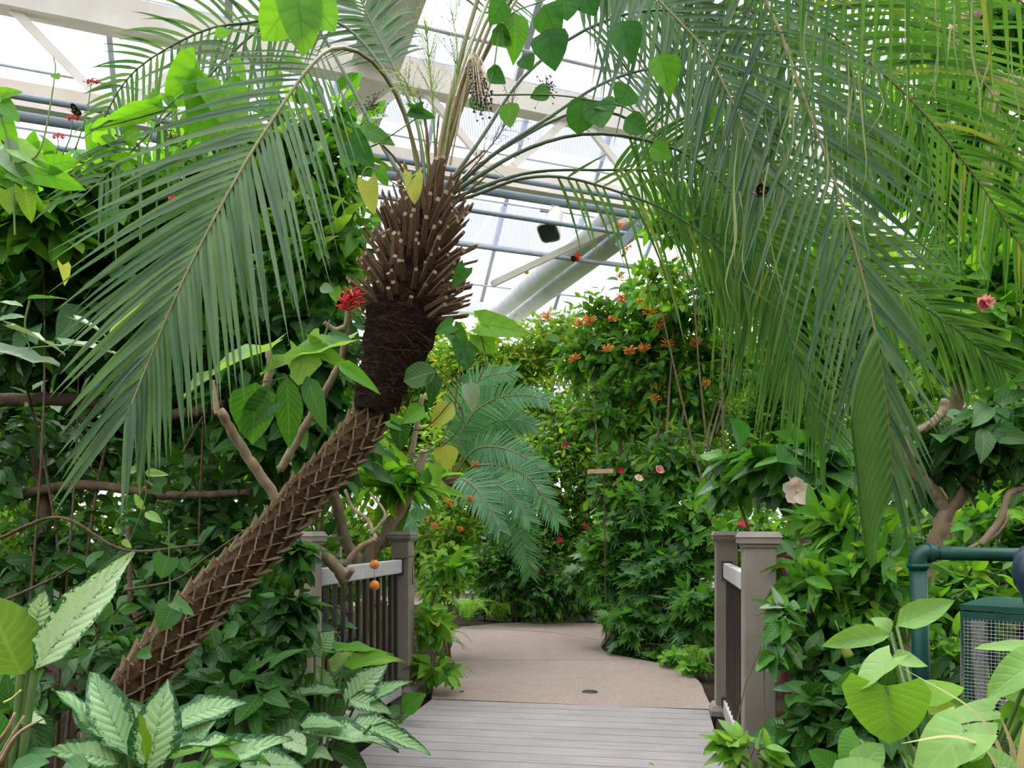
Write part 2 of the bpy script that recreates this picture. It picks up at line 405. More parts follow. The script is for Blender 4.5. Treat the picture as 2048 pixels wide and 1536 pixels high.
def at_y(edge, y):
    best = None
    for a, b in zip(edge, edge[1:]):
        ya = 1062 + 1.1 * F / a.y; yb = 1062 + 1.1 * F / b.y
        if min(ya, yb) <= y <= max(ya, yb) and ya != yb: best = a.lerp(b, (y - ya) / (yb - ya)); break
    return best or edge[-1]
J = .006
R1 = at_y(right_e, 1319); L1 = at_y(left_e, 1321)
a_r = [p for p in right_e if p.y < R1.y - .01]; a_l = [p for p in left_e if p.y < L1.y - .01]
pour(a_r + [R1 + Vector((0, -J, 0)), L1 + Vector((0, -J, 0))] + a_l[::-1])
R2 = at_y(right_e, 1281); L2 = PG(905, 1256)
b_r = [p for p in right_e if R1.y + .02 < p.y < R2.y - .02]; b_l = [p for p in left_e if L1.y + .02 < p.y < L2.y - .2]
pour([R1 + Vector((0, J, 0))] + b_r + [R2 + Vector((0, -J, 0)), PG(1100, 1265), PG(1000, 1258), L2] + b_l[::-1] + [L1 + Vector((0, J, 0))])
c_r = [p for p in right_e if p.y > R2.y + .02]
pour([R2 + Vector((0, J, 0))] + c_r + [PG(1100, 1243), PG(1000, 1246), PG(930, 1253), L2 + Vector((0, .02, 0)), PG(1000, 1257.6), PG(1100, 1264.4)])
pour([PG(700, 1212), PG(985, 1206), PG(970, 1188), PG(900, 1178), PG(700, 1178)])
# drain
dm = MB(); c = PG(1180, 1384); dm.lathe(c + UP * .001, [(0, .004), (.05, .004), (.056, .0)], 20)
dr = solo('floor_drain', dm.mesh('floor_drain', M['black']), 'small round black drain cover set in the tan path', 'drain')
# deck
bridge = thing('footbridge_deck', 'grey weathered plank deck of the small footbridge', 'deck', B(3.9, -.6, -.05))
nb = 12; s0 = 3.30; pitch = .140
for i in range(nb):
    mb = MB(); s = 4.80 - i * pitch; sk = .06
    a, b = -1.45, .31
    mb.box(B(s, (a + b) / 2, -.012), (rdir + bdir * .035).normalized(), bdir, UP, (b - a) / 2, pitch / 2 - .0028, .012)
    o = child('plank', mb.mesh('plank', M['deck'], True), bridge)
    o.data.shade_flat()
for t in (-1.36, -.57, .22):
    mb = MB(); mb.box(B(4.0, t, -.10), rdir, bdir, UP, .02, .9, .075); child('joist', mb.mesh('joist', M['post'], True), bridge)

def post(s, t, label, base=True):
    w = .0625
    o = thing('railing_post', label, 'post', B(s, t, -.3), 'railing posts of the footbridge')
    mb = MB(); mb.box(B(s, t, .36), rdir, bdir, UP, w, w, .68); me = mb.mesh('shaft', M['post'], True)
    so = child('shaft', me, o); bv = so.modifiers.new('bevel', 'BEVEL'); bv.width = .006; bv.segments = 2
    mb = MB(); k = w
    for (r, z0, z1) in ((w + .008, 1.035, 1.05), (w + .018, 1.05, 1.075)):
        mb.box(B(s, t, (z0 + z1) / 2), rdir, bdir, UP, r, r, (z1 - z0) / 2)
    r0, r1 = w + .022, w + .008
    q = [B(s - r0, t - r0, 1.075), B(s - r0, t + r0, 1.075), B(s + r0, t + r0, 1.075), B(s + r0, t - r0, 1.075), B(s - r1, t - r1, 1.098), B(s - r1, t + r1, 1.098), B(s + r1, t + r1, 1.098), B(s + r1, t - r1, 1.098)]
    mb.hexa(q); child('cap', mb.mesh('cap', M['post'], True), o)
    if base:
        mb = MB(); q = []
        for (r, z) in ((w + .03, 0.0), (w + .03, .03), (w + .012, .06)):
            q.append((r, z))
        for (ra, za), (rb, zb) in zip(q, q[1:]):
            mb.hexa([B(s - ra, t - ra, za), B(s - ra, t + ra, za), B(s + ra, t + ra, za), B(s + ra, t - ra, za), B(s - rb, t - rb, zb), B(s - rb, t + rb, zb), B(s + rb, t + rb, zb), B(s + rb, t - rb, zb)])
        child('skirt', mb.mesh('skirt', M['post'], True), o)
    return o
TL, TR = -1.69, .405
post(4.97, TL, 'grey capped railing post beside the tall palm trunk, at path end')
post(3.50, TL, 'grey railing post half hidden by dark leaves behind palm trunk', False)
post(4.80, TR, 'slimmer looking grey railing post, farther one of the right pair')
post(3.28, TR, 'wide grey capped railing post, nearest, with leaves climbing beside it', False)
def railing(sa, sb, t, nbal, label):
    o = thing('bridge_railing', label, 'railing', B((sa + sb) / 2, t, .02), 'railing panels of the footbridge')
    mb = MB(); mb.box(B((sa + sb) / 2, t, .865), rdir, bdir, UP, .022, (sb - sa) / 2, .045)
    r = child('top_rail', mb.mesh('top_rail', M['rail'], True), o); bv = r.modifiers.new('bevel', 'BEVEL'); bv.width = .008; bv.segments = 2
    mb = MB(); mb.box(B((sa + sb) / 2, t, .055), rdir, bdir, UP, .022, (sb - sa) / 2, .042); child('bottom_rail', mb.mesh('bottom_rail', M['rail'], True), o)
    me = None
    for i in range(nbal):
        s = lerp(sa, sb, (i + .7) / (nbal + .4))
        mb = MB(); mb.box((0, 0, 0), rdir, bdir, UP, .0105, .0105, .37)
        me = me or mb.mesh('baluster', M['baluster'], True)
        child('baluster', me, o, Matrix.Translation(B(s, t, .46)))
    for s, z in ((sa, .865), (sb, .865), (sa, .055), (sb, .055)):
        mb = MB(); mb.box(B(s + (.008 if s == sa else -.008), t, z), rdir, bdir, UP, .03, .008, .056); child('bracket', mb.mesh('bracket', M['baluster'], True), o)
railing(3.565, 4.905, TL, 12, 'grey railing with dark balusters, its top rail touched by a branch')
railing(3.345, 4.735, TR, 13, 'railing panel with tightly foreshortened dark balusters between the paired posts')

# ================================================================== greenhouse shell: u along the truss, v away from us
YU = Vector((.9385, .3453, 0)); YV = Vector((-.3453, .9385, 0))
def W(u, v, z): return YU * u + YV * v + UP * z
U0, U1 = -10.5, 12.0
ceiling = thing('ceiling', 'glazed greenhouse roof of pale panes on bars', None, W(0, 8, 6.2), kind='structure')
bays = [(8.05, 14.0, 6.1, 8.3, 5.45), (2.1, 8.05, 6.1, 8.3, 6.1)]
NU = 15; du = (U1 - U0) / NU
panes = {}
for (va, vb, za, zr, zb) in bays:
    vm = (va + vb) / 2
    for (v0, z0, v1, z1) in ((va, za, vm, zr), (vb, zb, vm, zr)):
        for r in range(2):
            a0, a1 = r / 2 + .01, (r + 1) / 2 - .01
            for k in range(NU):
                mb = MB(); u0, u1 = U0 + k * du + .02, U0 + (k + 1) * du - .02
                A = [W(u0, lerp(v0, v1, a0), lerp(z0, z1, a0)), W(u1, lerp(v0, v1, a0), lerp(z0, z1, a0)), W(u1, lerp(v0, v1, a1), lerp(z0, z1, a1)), W(u0, lerp(v0, v1, a1), lerp(z0, z1, a1))]
                key = (va, v0, r)
                if key not in panes:
                    o0 = A[0].copy(); mb.add([tuple(p - o0) for p in A], [(0, 1, 2, 3)]); panes[key] = mb.mesh('pane', M['glass'], True)
                child('pane', panes[key], ceiling, Matrix.Translation(A[0]))
        for k in range(NU + 1):
            u = U0 + k * du; mb = MB(); mb.bar(W(u, v0, z0 - .03), W(u, v1, z1 - .03), .07, .10); child('rafter', mb.mesh('rafter', M['alu'], True), ceiling)
        for f in (.12, .31, .5, .69, .88):
            mb = MB(); mb.tube([W(U0, lerp(v0, v1, f), lerp(z0, z1, f) - .12), W(U1, lerp(v0, v1, f), lerp(z0, z1, f) - .12)], .02, 6); child('purlin', mb.mesh('purlin', M['alu']), ceiling)
    mb = MB(); mb.bar(W(U0, vm, zr), W(U1, vm, zr), .12, .14); child('ridge_beam', mb.mesh('ridge_beam', M['white'], True), ceiling)
# roof behind the camera
mb = MB()
for (v0, z0, v1, z1) in ((2.1, 6.1, -.9, 8.3), (-4., 6.1, -.9, 8.3)):
    mb.add([tuple(W(U0, v0, z0)), tuple(W(U1, v0, z0)), tuple(W(U1, v1, z1)), tuple(W(U0, v1, z1))], [(0, 1, 2, 3)])
child('pane', mb.mesh('pane', M['glass'], True), ceiling)
def wall(name, a, b, h, label, n):
    o = thing(name, label, None, a, kind='structure')
    d = (b - a); L = d.length; d.normalize(); nrm = d.cross(UP)
    mb = MB(); mb.box((a + b) / 2 + UP * (.45 - .3), d, nrm, UP, L / 2, .06, .75); child('knee_wall', mb.mesh('knee_wall', M['wall'], True), o)
    for i in range(n):
        p, q = a + d * L * i / n, a + d * L * (i + 1) / n
        mb = MB(); mb.add([tuple(p + UP * .9), tuple(q + UP * .9), tuple(q + UP * h), tuple(p + UP * h)], [(0, 1, 2, 3)]); child('pane', mb.mesh('pane', M['glass'], True), o)
        mb = MB(); mb.bar(p + UP * .9, p + UP * h, .07, .07); child('mullion', mb.mesh('mullion', M['alu'], True), o)
    for z in (2.4, 4.0):
        if z < h: mb = MB(); mb.bar(a + UP * z, b + UP * z, .06, .05); child('transom', mb.mesh('transom', M['alu'], True), o)
    mb = MB(); mb.bar(a + UP * h, b + UP * h, .2, .25); child('eave_beam', mb.mesh('eave_beam', M['white'], True), o)
wall('wall_back', W(U0, 14., 0), W(U1, 14., 0), 5.35, 'glazed far wall of the greenhouse behind the shrubs', 15)
wall('wall_left', W(U0, -4., 0), W(U0, 14., 0), 5.6, 'glazed side wall of the greenhouse', 10)
mb = MB(); mb.box(W((U0 + U1) / 2, -4.1, 3.), YU, YV, UP, (U1 - U0) / 2, .1, 3.2)  # solid wall out of view, added to cut light from behind
solo('wall_front', mb.mesh('wall_front', M['light_block_wall'], True), 'opaque unseen wall behind the camera, added to block light from there', None, kind='structure')
wall('wall_right', W(U1, -4., 0), W(U1, 14., 0), 5.6, 'glazed side wall of the greenhouse', 10)
# trusses
def truss(v, zb, zt, label, period=1.9):
    o = thing('roof_truss', label, 'truss', W(0, v, zb))
    mb = MB(); mb.bar(W(U0, v, zb), W(U1, v, zb), .16, .24); child('bottom_chord', mb.mesh('bottom_chord', M['steelrust'], True), o)
    mb = MB(); mb.bar(W(U0, v, zb - .125), W(U1, v, zb - .125), .3, .02); child('flange', mb.mesh('flange', M['steel'], True), o)
    mb = MB(); mb.bar(W(U0, v, zt), W(U1, v, zt), .18, .30); child('top_chord', mb.mesh('top_chord', M['steel'], True), o)
    u = U0; k = 0
    while u < U1 - period / 2:
        for (ua, za, ub, zc) in ((u, zb, u + period / 2, zt), (u + period / 2, zt, u + period, zb)):
            mb = MB(); mb.bar(W(ua, v, za), W(ub, v, zc), .05, .075); child('web_member', mb.mesh('web_member', M['steel'], True), o)
        u += period
truss(8.05, 5.0, 5.92, 'beige steel roof truss with rusty bottom chord crossing under the glass')
# big box beam overhead
bm = MB(); bm.bar(W(1.43, 2.0, 6.15), W(1.43, 10.4, 6.15), .40, .44)
t1 = thing('roof_girder', 'wide beige box girder running overhead above the palm crown', 'girder', W(1.43, 5, 6.15))
child('girder_body', bm.mesh('girder_body', M['steel'], True), t1)
bm = MB(); bm.bar(W(1.43, 2.0, 5.92), W(1.43, 10.4, 5.92), .50, .03); child('flange', bm.mesh('flange', M['steel'], True), t1)
bm = MB(); bm.bar(W(-5.0, 7.3, 6.9), W(8.0, 7.3, 6.9), .2, .34)
solo('roof_beam', bm.mesh('roof_beam', M['steel'], True), 'pale beam high under the roof glass above the truss', None, kind='structure')
# columns
for (u, lab) in ((.68, 'pale square column seen through leaves behind the palm crown'), (7.5, 'pale square column hidden among leaves at far right')):
    o = thing('support_column', lab, 'column', W(u, 8.05, 0))
    mb = MB(); mb.bar(W(u, 8.05, -.1), W(u, 8.05, 4.9), .2, .2, up=YV); child('shaft', mb.mesh('shaft', M['steel'], True), o)
    mb = MB(); mb.bar(W(u, 8.05, -.1), W(u, 8.05, .06), .34, .34, up=YV); child('base_plate', mb.mesh('base_plate', M['steel'], True), o)
# pipes under the truss
def pipe(name, a, b, r, mat, label, sag=0., n=2, grp=None):
    mb = MB(); mb.tube([a.lerp(b, i / n) - UP * sag * 4 * (i / n) * (1 - i / n) for i in range(n + 1)], r, 8)
    return solo(name, mb.mesh(name, mat), label, 'pipe', grp)
pipe('heating_pipe', W(U0 + .3, 7.75, 4.70), W(U1 - .3, 7.75, 4.70), .045, M['pipe'], 'thick blue grey pipe just below the rusty truss chord')
pipe('heating_pipe', W(U0 + .3, 7.6, 4.80), W(U1 - .3, 7.6, 4.80), .03, M['pipe'], 'upper thin blue grey pipe running along the rusty truss chord')
pipe('water_pipe', W(U0 + .3, 7.4, 4.32), W(U1 - .3, 7.4, 4.32), .025, M['pipe'], 'thin dark pipe below the loudspeaker, with small fittings')
pipe('curtain_rail', W(U0 + .3, 9.4, 4.74), W(U1 - .3, 9.4, 4.74), .028, M['alu'], 'pale grey rail the small butterflies sit on')
# inflated air tubes and struts beyond
for (u, lab) in ((4.72, 'long pale inflated air tube, upper one, sloping across roof glass'), (5.12, 'long pale inflated air tube, lower one, beside its twin')):
    mb = MB(); mb.tube([W(u, 8.7, 5.2), W(u, 10, 5.2), W(u, 12, 5.2), W(u, 13.7, 5.2)], .155, 14)
    solo('air_tube', mb.mesh('air_tube', M['tube']), lab, 'air duct', 'inflated air tubes')
mb = MB(); mb.bar(P(985, 568, 9.0), P(1262, 436, 9.6), .10, .07)
solo('roof_strut', mb.mesh('roof_strut', M['steel'], True), 'grey channel strut slanting up past the loudspeaker', 'strut')
mb = MB(); mb.bar(P(1235, 494, 7.0), P(1345, 385, 7.0), .012, .075)
st = thing('slotted_strap', 'dark perforated steel strap slanting among leaves below the truss', 'strap', P(1235, 494, 7.0))
child('strap_bar', mb.mesh('strap_bar', M['pipe'], True), st)
# shade net in strips
net = thing('shade_net', 'lavender grey shade netting stretched below the roof glass', 'netting', W(2.5, 9, 6.3))
for k in range(6):
    u0 = -.55 + k * 1.5 - (3.4 if k == 5 else 0) - (6. if k == 5 else 0)
    mb = MB(); rows = [(8.25, 6.62), (8.7, 6.45), (9.2, 6.36), (9.75, 6.36)] if k < 5 else [(7.6, 6.62), (7.75, 6.6), (7.9, 6.5), (8.0, 6.3)]
    vs = [tuple(W(u, v, z - .05 * math.sin((u - u0) * 2.))) for v, z in rows for u in (u0, u0 + .5, u0 + 1., u0 + 1.46)]
    mb.add(vs, [(r * 4 + i, r * 4 + i + 1, (r + 1) * 4 + i + 1, (r + 1) * 4 + i) for r in range(3) for i in range(3)])
    child('net_panel', mb.mesh('net_panel', M['net']), net)
for k in range(4):
    u0 = 1.4 + k * 1.25; mb = MB()
    vs = [tuple(W(u, v, z)) for v, z in ((11.2, 6.12), (11.9, 6.02), (12.6, 5.95)) for u in (u0, u0 + 1.2)]
    mb.add(vs, [(0, 1, 3, 2), (2, 3, 5, 4)]); child('net_panel', mb.mesh('net_panel', M['net']), net)
# loudspeaker under the pipe
sp_ = thing('loudspeaker', 'white horn loudspeaker with dark square mouth hanging from pipe', 'loudspeaker', P(1110, 430, 7.9))
a = P(1112, 426, 8.4); b = P(1097, 466, 8.22); ax = (b - a).normalized(); sx = ax.cross(UP).normalized(); sy = sx.cross(ax).normalized()
def sq_ring(c, r): return [c + (sx * math.cos(t) + sy * math.sin(t)) * r for t in [math.pi / 4 * (k + .5) if False else 2 * math.pi * k / 16 for k in range(16)]]
def sup_ring(c, r, e):
    res = []
    for k in range(16):
        t = 2 * math.pi * k / 16 + .2; cx, cy = math.cos(t), math.sin(t)
        res.append(c + sx * r * math.copysign(abs(cx) ** e, cx) + sy * r * math.copysign(abs(cy) ** e, cy))
    return res
mb = MB(); rings = [sup_ring(a - ax * .03, .02, 1), sup_ring(a - ax * .02, .075, 1), sup_ring(a + ax * .10, .085, .9), sup_ring(b - ax * .02, .112, .5), sup_ring(b, .118, .5), sup_ring(b, .105, .5)]
vs = [tuple(p) for r in rings for p in r]
mb.add(vs, [(i * 16 + k, i * 16 + (k + 1) % 16, (i + 1) * 16 + (k + 1) % 16, (i + 1) * 16 + k) for i in range(5) for k in range(16)])
child('horn', mb.mesh('horn', M['steel']), sp_)
mb = MB(); r0 = sup_ring(b - ax * .004, .105, .5); r1 = sup_ring(b - ax * .03, .03, .8)
mb.add([tuple(p) for p in r0 + r1] + [tuple(b - ax * .03)], [(k, (k + 1) % 16, 16 + (k + 1) % 16, 16 + k) for k in range(16)], [(16 + k, 16 + (k + 1) % 16, 32) for k in range(16)])
child('grille', mb.mesh('grille', M['grille']), sp_)
mb = MB(); mb.bar(a, P(1101, 402, 8.42), .03, .03); mb.bar(P(1080, 420, 8.42), P(1124, 426, 8.42), .03, .03); child('bracket', mb.mesh('bracket', M['alu'], True), sp_)
# ================================================================== leaves
def leaf_grid(kind, nL=6, nW=4, bend=.15, fold=.18, wave=0., twist=0.):
    """unit leaf: length 1 along +Y, full width 1, blade normal +Z"""
    vs = []; uv = []
    if kind == 'palmate':
        vs = [(0, .12, 0)]; tips = [(-.42, .10), (-.46, .50), (-.17, .80), (.0, 1.), (.17, .80), (.46, .50), (.42, .10)]
        val = [(-.24, .22), (-.20, .46), (-.07, .62), (.07, .62), (.20, .46), (.24, .22)]
        pts = [(-.05, .0)]
        for k, tp_ in enumerate(tips):
            pts.append(tp_)
            if k < 6: pts.append(val[k])
        pts.append((.05, .0))
        pts = pts[:1] + pts[1:] if len(pts) % 2 else pts + [pts[-1]]
        for (x, y) in pts: vs.append((x, y, -bend * (y * y + x * x * 1.5) + fold * .5 * abs(x)))
        n = len(vs)
        f = [(0, i, i + 1, i + 2) for i in range(1, n - 2, 2)]
        uv = [(x + .5, y) for x, y, z in vs]
        return np.array(vs, np.float32), np.array([q[::-1] for q in f], np.int32), np.array(uv, np.float32)
    for i in range(nL + 1):
        t = i / nL
        tt = t
        if kind == 'ovate': w = math.sin(math.pi * t ** .72) ** .75 * (1 - .25 * t) * 1.12
        elif kind == 'lance': w = math.sin(math.pi * t ** .85) ** .85
        elif kind == 'agla': w = min(1., math.sin(math.pi * t ** .80) ** .72 * (1.05 - .22 * t) )
        elif kind == 'heart': w = (1 - t ** 1.9) ** .75 * min(1., .74 + t * 1.6)
        elif kind == 'round': w = max(0., 1 - (2 * t - 1) ** 2) ** .5
        elif kind == 'lobed': w = (1 - t ** 2.2) ** .8 * (.78 + .22 * math.cos(t * 22.)) * min(1., .7 + t * 1.8)
        elif kind == 'fish': w = (t ** .9) * (1. if i < nL else .8) + .04
        elif kind == 'strap': w = min(1., t * 6 + .3) * (1 - t ** 3)
        else: w = math.sin(math.pi * t)
        if i in (0,) and kind in ('ovate', 'lance', 'agla', 'round'): w = .03
        if i == nL and kind != 'fish': w = .015
        for j in range(nW + 1):
            s = 2 * j / nW - 1
            x = .5 * w * s; y = t
            if kind in ('heart', 'lobed'): y = t - .20 * abs(s) ** 1.4 * (1 - t) ** 2.2
            if kind == 'fish' and i == nL: y = t - .16 * abs(s) + (.09 if j % 2 else -.06)
            z = fold * abs(x) - bend * t * t + wave * math.sin(t * 15 + (1.6 if s > 0 else 0)) * abs(s) ** 2 * .5
            a = twist * t; xx = x * math.cos(a) - z * 0; zz = z + x * math.sin(a)
            vs.append((xx, y, zz)); uv.append((.5 + .5 * s, t))
    f = [(i * (nW + 1) + j, i * (nW + 1) + j + 1, (i + 1) * (nW + 1) + j + 1, (i + 1) * (nW + 1) + j) for i in range(nL) for j in range(nW)]
    return np.array(vs, np.float32), np.array(f, np.int32), np.array(uv, np.float32)
BENDS = [(.08, .15, .02, .0), (.22, .22, .03, .25), (.36, .12, .04, -.25), (.16, .3, .02, .4), (-.06, .2, .03, -.2)]
HI = {}; LO = {}
def hi_mesh(kind, var, mat):
    k = (kind, var, mat)
    if k not in HI:
        b, f, wv, tw = BENDS[var]
        if kind in ('agla', 'strap'): nl, nw = 6, 4
        elif kind == 'lobed': nl, nw = 6, 4
        else: nl, nw = 6, 4
        v, fc, uv = leaf_grid(kind, nl, nw, b, f, wv + (.05 if kind in ('agla', 'lobed') else 0), tw)
        HI[k] = mesh_np('leaf', v, fc, uv, M[mat])
    return HI[k]
def lo_grid(kind, var):
    k = (kind, var)
    if k not in LO:
        b, f, wv, tw = BENDS[var]; LO[k] = leaf_grid(kind, 4, 2, b, f, 0., tw)
    return LO[k]

def frame(base, tip, nrm, width, roll=0.):
    y = tip - base; L = y.length; yn = y / L
    z = nrm - yn * nrm.dot(yn)
    z = z.normalized() if z.length > 1e-4 else yn.orthogonal().normalized()
    if roll: z = Matrix.Rotation(roll, 3, yn) @ z
    x = yn.cross(z)
    m = Matrix.Identity(4)
    for r in range(3):
        m[r][0] = x[r] * width; m[r][1] = y[r]; m[r][2] = z[r] * L; m[r][3] = base[r]
    return m
def leafp(parent, kind, mat, b, t, wpx, d, d2=None, var=0, roll=0., up=.55, nrm=None, name='leaf'):
    """a leaf laid out from its base pixel to its tip pixel at the distances d and d2"""
    d2 = d if d2 is None else d2
    A = P(b[0], b[1], d); T = P(t[0], t[1], d2)
    nn = nrm or ((EYE - A).normalized() * (1 - up) + UP * up)
    return child(name, hi_mesh(kind, var, mat), parent, frame(A, T, nn, wpx * (d + d2) / 2 / F, roll))

def scatter(root, mats, kinds, pos, ydir, nrm, length, aspect, nobj, name='leaf', stuffname='foliage'):
    """leaves at the given places: the nobj that show largest are objects, the rest one mesh"""
    n = len(pos)
    if n == 0: return
    y = ydir / np.maximum(1e-6, np.linalg.norm(ydir, axis=1, keepdims=True))
    z = nrm - y * (nrm * y).sum(1, keepdims=True); z /= np.maximum(1e-6, np.linalg.norm(z, axis=1, keepdims=True))
    x = np.cross(y, z)
    L = length[:, None]; Wd = (length * aspect)[:, None]
    dist = np.linalg.norm(pos - np.array(EYE), axis=1)
    px = 1024 + F * pos[:, 0] / np.maximum(.1, pos[:, 1]); py = 1062 - F * (pos[:, 2] - 1.1) / np.maximum(.1, pos[:, 1])
    inside = (px > -40) & (px < 2090) & (py > -40) & (py < 1576) & (pos[:, 1] > .3)
    order = np.argsort(dist / length + np.where(inside, 0, 1e5))
    sel = order[:nobj]; rest = order[nobj:]
    rest = rest[inside[rest] | (RNG.random(len(rest)) < .45)]
    kk = RNG.integers(0, len(kinds), n); mm = RNG.integers(0, len(mats), n); vv = RNG.integers(0, len(BENDS), n)
    for i in sel:
        m = Matrix(((x[i, 0] * Wd[i, 0], y[i, 0] * L[i, 0], z[i, 0] * L[i, 0], pos[i, 0]), (x[i, 1] * Wd[i, 0], y[i, 1] * L[i, 0], z[i, 1] * L[i, 0], pos[i, 1]),
                    (x[i, 2] * Wd[i, 0], y[i, 2] * L[i, 0], z[i, 2] * L[i, 0], pos[i, 2]), (0, 0, 0, 1)))
        child(name, hi_mesh(kinds[kk[i]], int(vv[i]), mats[mm[i]]), root, m)
    for mi, mat in enumerate(mats):
        mb = MB()
        for ki in range(len(kinds)):
            for var in range(len(BENDS)):
                r = rest[(kk[rest] == ki) & (mm[rest] == mi) & (vv[rest] == var)]
                if not len(r): continue
                v, f, uv = lo_grid(kinds[ki], var); nv = len(v)
                vv3 = v[None, :, 0, None] * x[r][:, None, :] * Wd[r][:, None] + v[None, :, 1, None] * y[r][:, None, :] * L[r][:, None] + v[None, :, 2, None] * z[r][:, None, :] * L[r][:, None] + pos[r][:, None, :]
                ff = (f[None] + (np.arange(len(r)) * nv)[:, None, None]).reshape(-1, 4)
                mb.add(vv3.reshape(-1, 3), ff, None, np.tile(uv, (len(r), 1)))
        if mb.n: child(stuffname, mb.mesh(stuffname, M[mat]), root, kind='stuff')

def shrub(name, label, cat, blobs, twigs, m, L, aspect, mats, kinds=('ovate',), nobj=60, base=None, stemmat='twig', group=None, up=.7, droop=.35, lvar=.35, stems=4, stemr=.012, surf=.35, tw=.45, twr=.003, face=.35):
    """blobs: (px, py, d, rx, ry, rz) ellipsoids in metres; leafy twigs fan out of each"""
    C0 = P(*blobs[0][:3])
    if base is None: base = (C0.x, C0.y, ground_z(C0.x, C0.y))
    base = Vector(base); root = thing(name, label, cat, base, group)
    st = MB(); pos = []; yd = []; nr = []; ln = []
    tot = sum(b[3] * b[4] * b[5] for b in blobs) ; per = [max(3, int(twigs * (b[3] * b[4] * b[5]) / tot)) for b in blobs]
    for b, nt_ in zip(blobs, per):
        c = P(*b[:3]); R = Vector(b[3:6])
        if stems:
            for k in range(max(1, stems // len(blobs))):
                e = c + Vector((random.uniform(-.5, .5) * R.x, random.uniform(-.5, .5) * R.y, random.uniform(-.2, .5) * R.z))
                q = base + Vector((random.uniform(-.12, .12), random.uniform(-.1, .1), 0))
                mid = q.lerp(e, .55) + Vector((random.uniform(-.12, .12), random.uniform(-.1, .1), .1)) 
                st.tube(curve([q, mid, e], 9), [stemr, stemr * .4], 6, False)
        for k in range(nt_):
            th = random.uniform(0, 2 * math.pi); ph = math.acos(random.uniform(-.9, 1)); dv = Vector((math.sin(ph) * math.cos(th), math.sin(ph) * math.sin(th), math.cos(ph)))
            if random.random() < .35: dv.y = -abs(dv.y)
            rr = lerp(surf, 1.0, random.random() ** .6)
            e = c + Vector((dv.x * R.x, dv.y * R.y, dv.z * R.z)) * rr
            inner = c + Vector((dv.x * R.x, dv.y * R.y, dv.z * R.z)) * rr * tw * random.uniform(.6, 1) + Vector((0, 0, -.1 * R.z))
            dirn = (e - inner)
            tl = min(dirn.length, L * (m * .45 + 1.2)); dirn.normalize() if dirn.length > 1e-4 else None
            if dirn.length < .5: dirn = Vector((0, 0, 1))
            inner = e - dirn * tl
            pts = [inner, inner.lerp(e, .5) + UP * tl * .06, e - UP * tl * .10 * droop]
            pc = curve(pts, 5); st.tube(pc, [twr * 1.3, twr * .6], 3, False)
            sd = dirn.cross(UP); sd = sd.normalized() if sd.length > .05 else Vector((1, 0, 0))
            spin = Matrix.Rotation(random.uniform(0, math.pi), 3, dirn); sd = spin @ sd
            for i in range(m):
                f = (i + 1) / m; p = pc[min(4, int(f * 4))] if i < m - 1 else pc[4]
                p = pc[0].lerp(pc[4], f) if i < m - 1 else pc[4]
                sg = 1 if i % 2 else -1
                if i == m - 1: ydv = dirn * 1. - UP * droop * .6
                else: ydv = dirn * .55 + sd * sg * .8 - UP * droop
                ydv = ydv + Vector((random.gauss(0, .25), random.gauss(0, .25), random.gauss(0, .22)))
                nn = UP * up + Vector((random.gauss(0, .4), random.gauss(0, .4) - face, random.gauss(0, .3))) + dirn * .25
                pos.append(p); yd.append(ydv); nr.append(nn); ln.append(L * random.uniform(1 - lvar, 1 + lvar * .8))
    if st.n: child('stem', st.mesh('stem', M[stemmat]), root)
    scatter(root, mats, kinds, np.array([tuple(p) for p in pos]), np.array([tuple(p) for p in yd]), np.array([tuple(p) for p in nr]), np.array(ln), aspect, nobj)
    return root

# ================================================================== palm fronds
def leaflet_rows(A, dr, Nn, L, wd, droop, seg=6, curl=0.):
    """rows of (left, mid, right) points of one leaflet"""
    res = []; prev = None
    for i in range(seg + 1):
        t = i / seg
        c = A + dr * (L * t) + Vector((0, 0, -1)) * (droop * L * t * t)
        tg = (dr + Vector((0, 0, -1)) * (2 * droop * t)).normalized()
        a = tg.cross(Nn); a = a.normalized() if a.length > 1e-3 else tg.orthogonal().normalized()
        n2 = a.cross(tg)
        w = wd * min(1., .45 + t * 4.) * max(0.02, (1 - t ** 2.2)) * .5
        res.append((c + a * w + n2 * w * .35, c, c - a * w + n2 * w * .35))
    return res
def rows_to(mb, rows):
    vs = []; uv = []
    for i, r in enumerate(rows):
        for j, p in enumerate(r): vs.append(tuple(p)); uv.append((j * .5, i / (len(rows) - 1)))
    mb.add(vs, [(i * 3 + j, i * 3 + j + 1, (i + 1) * 3 + j + 1, (i + 1) * 3 + j) for i in range(len(rows) - 1) for j in range(2)], None, uv)
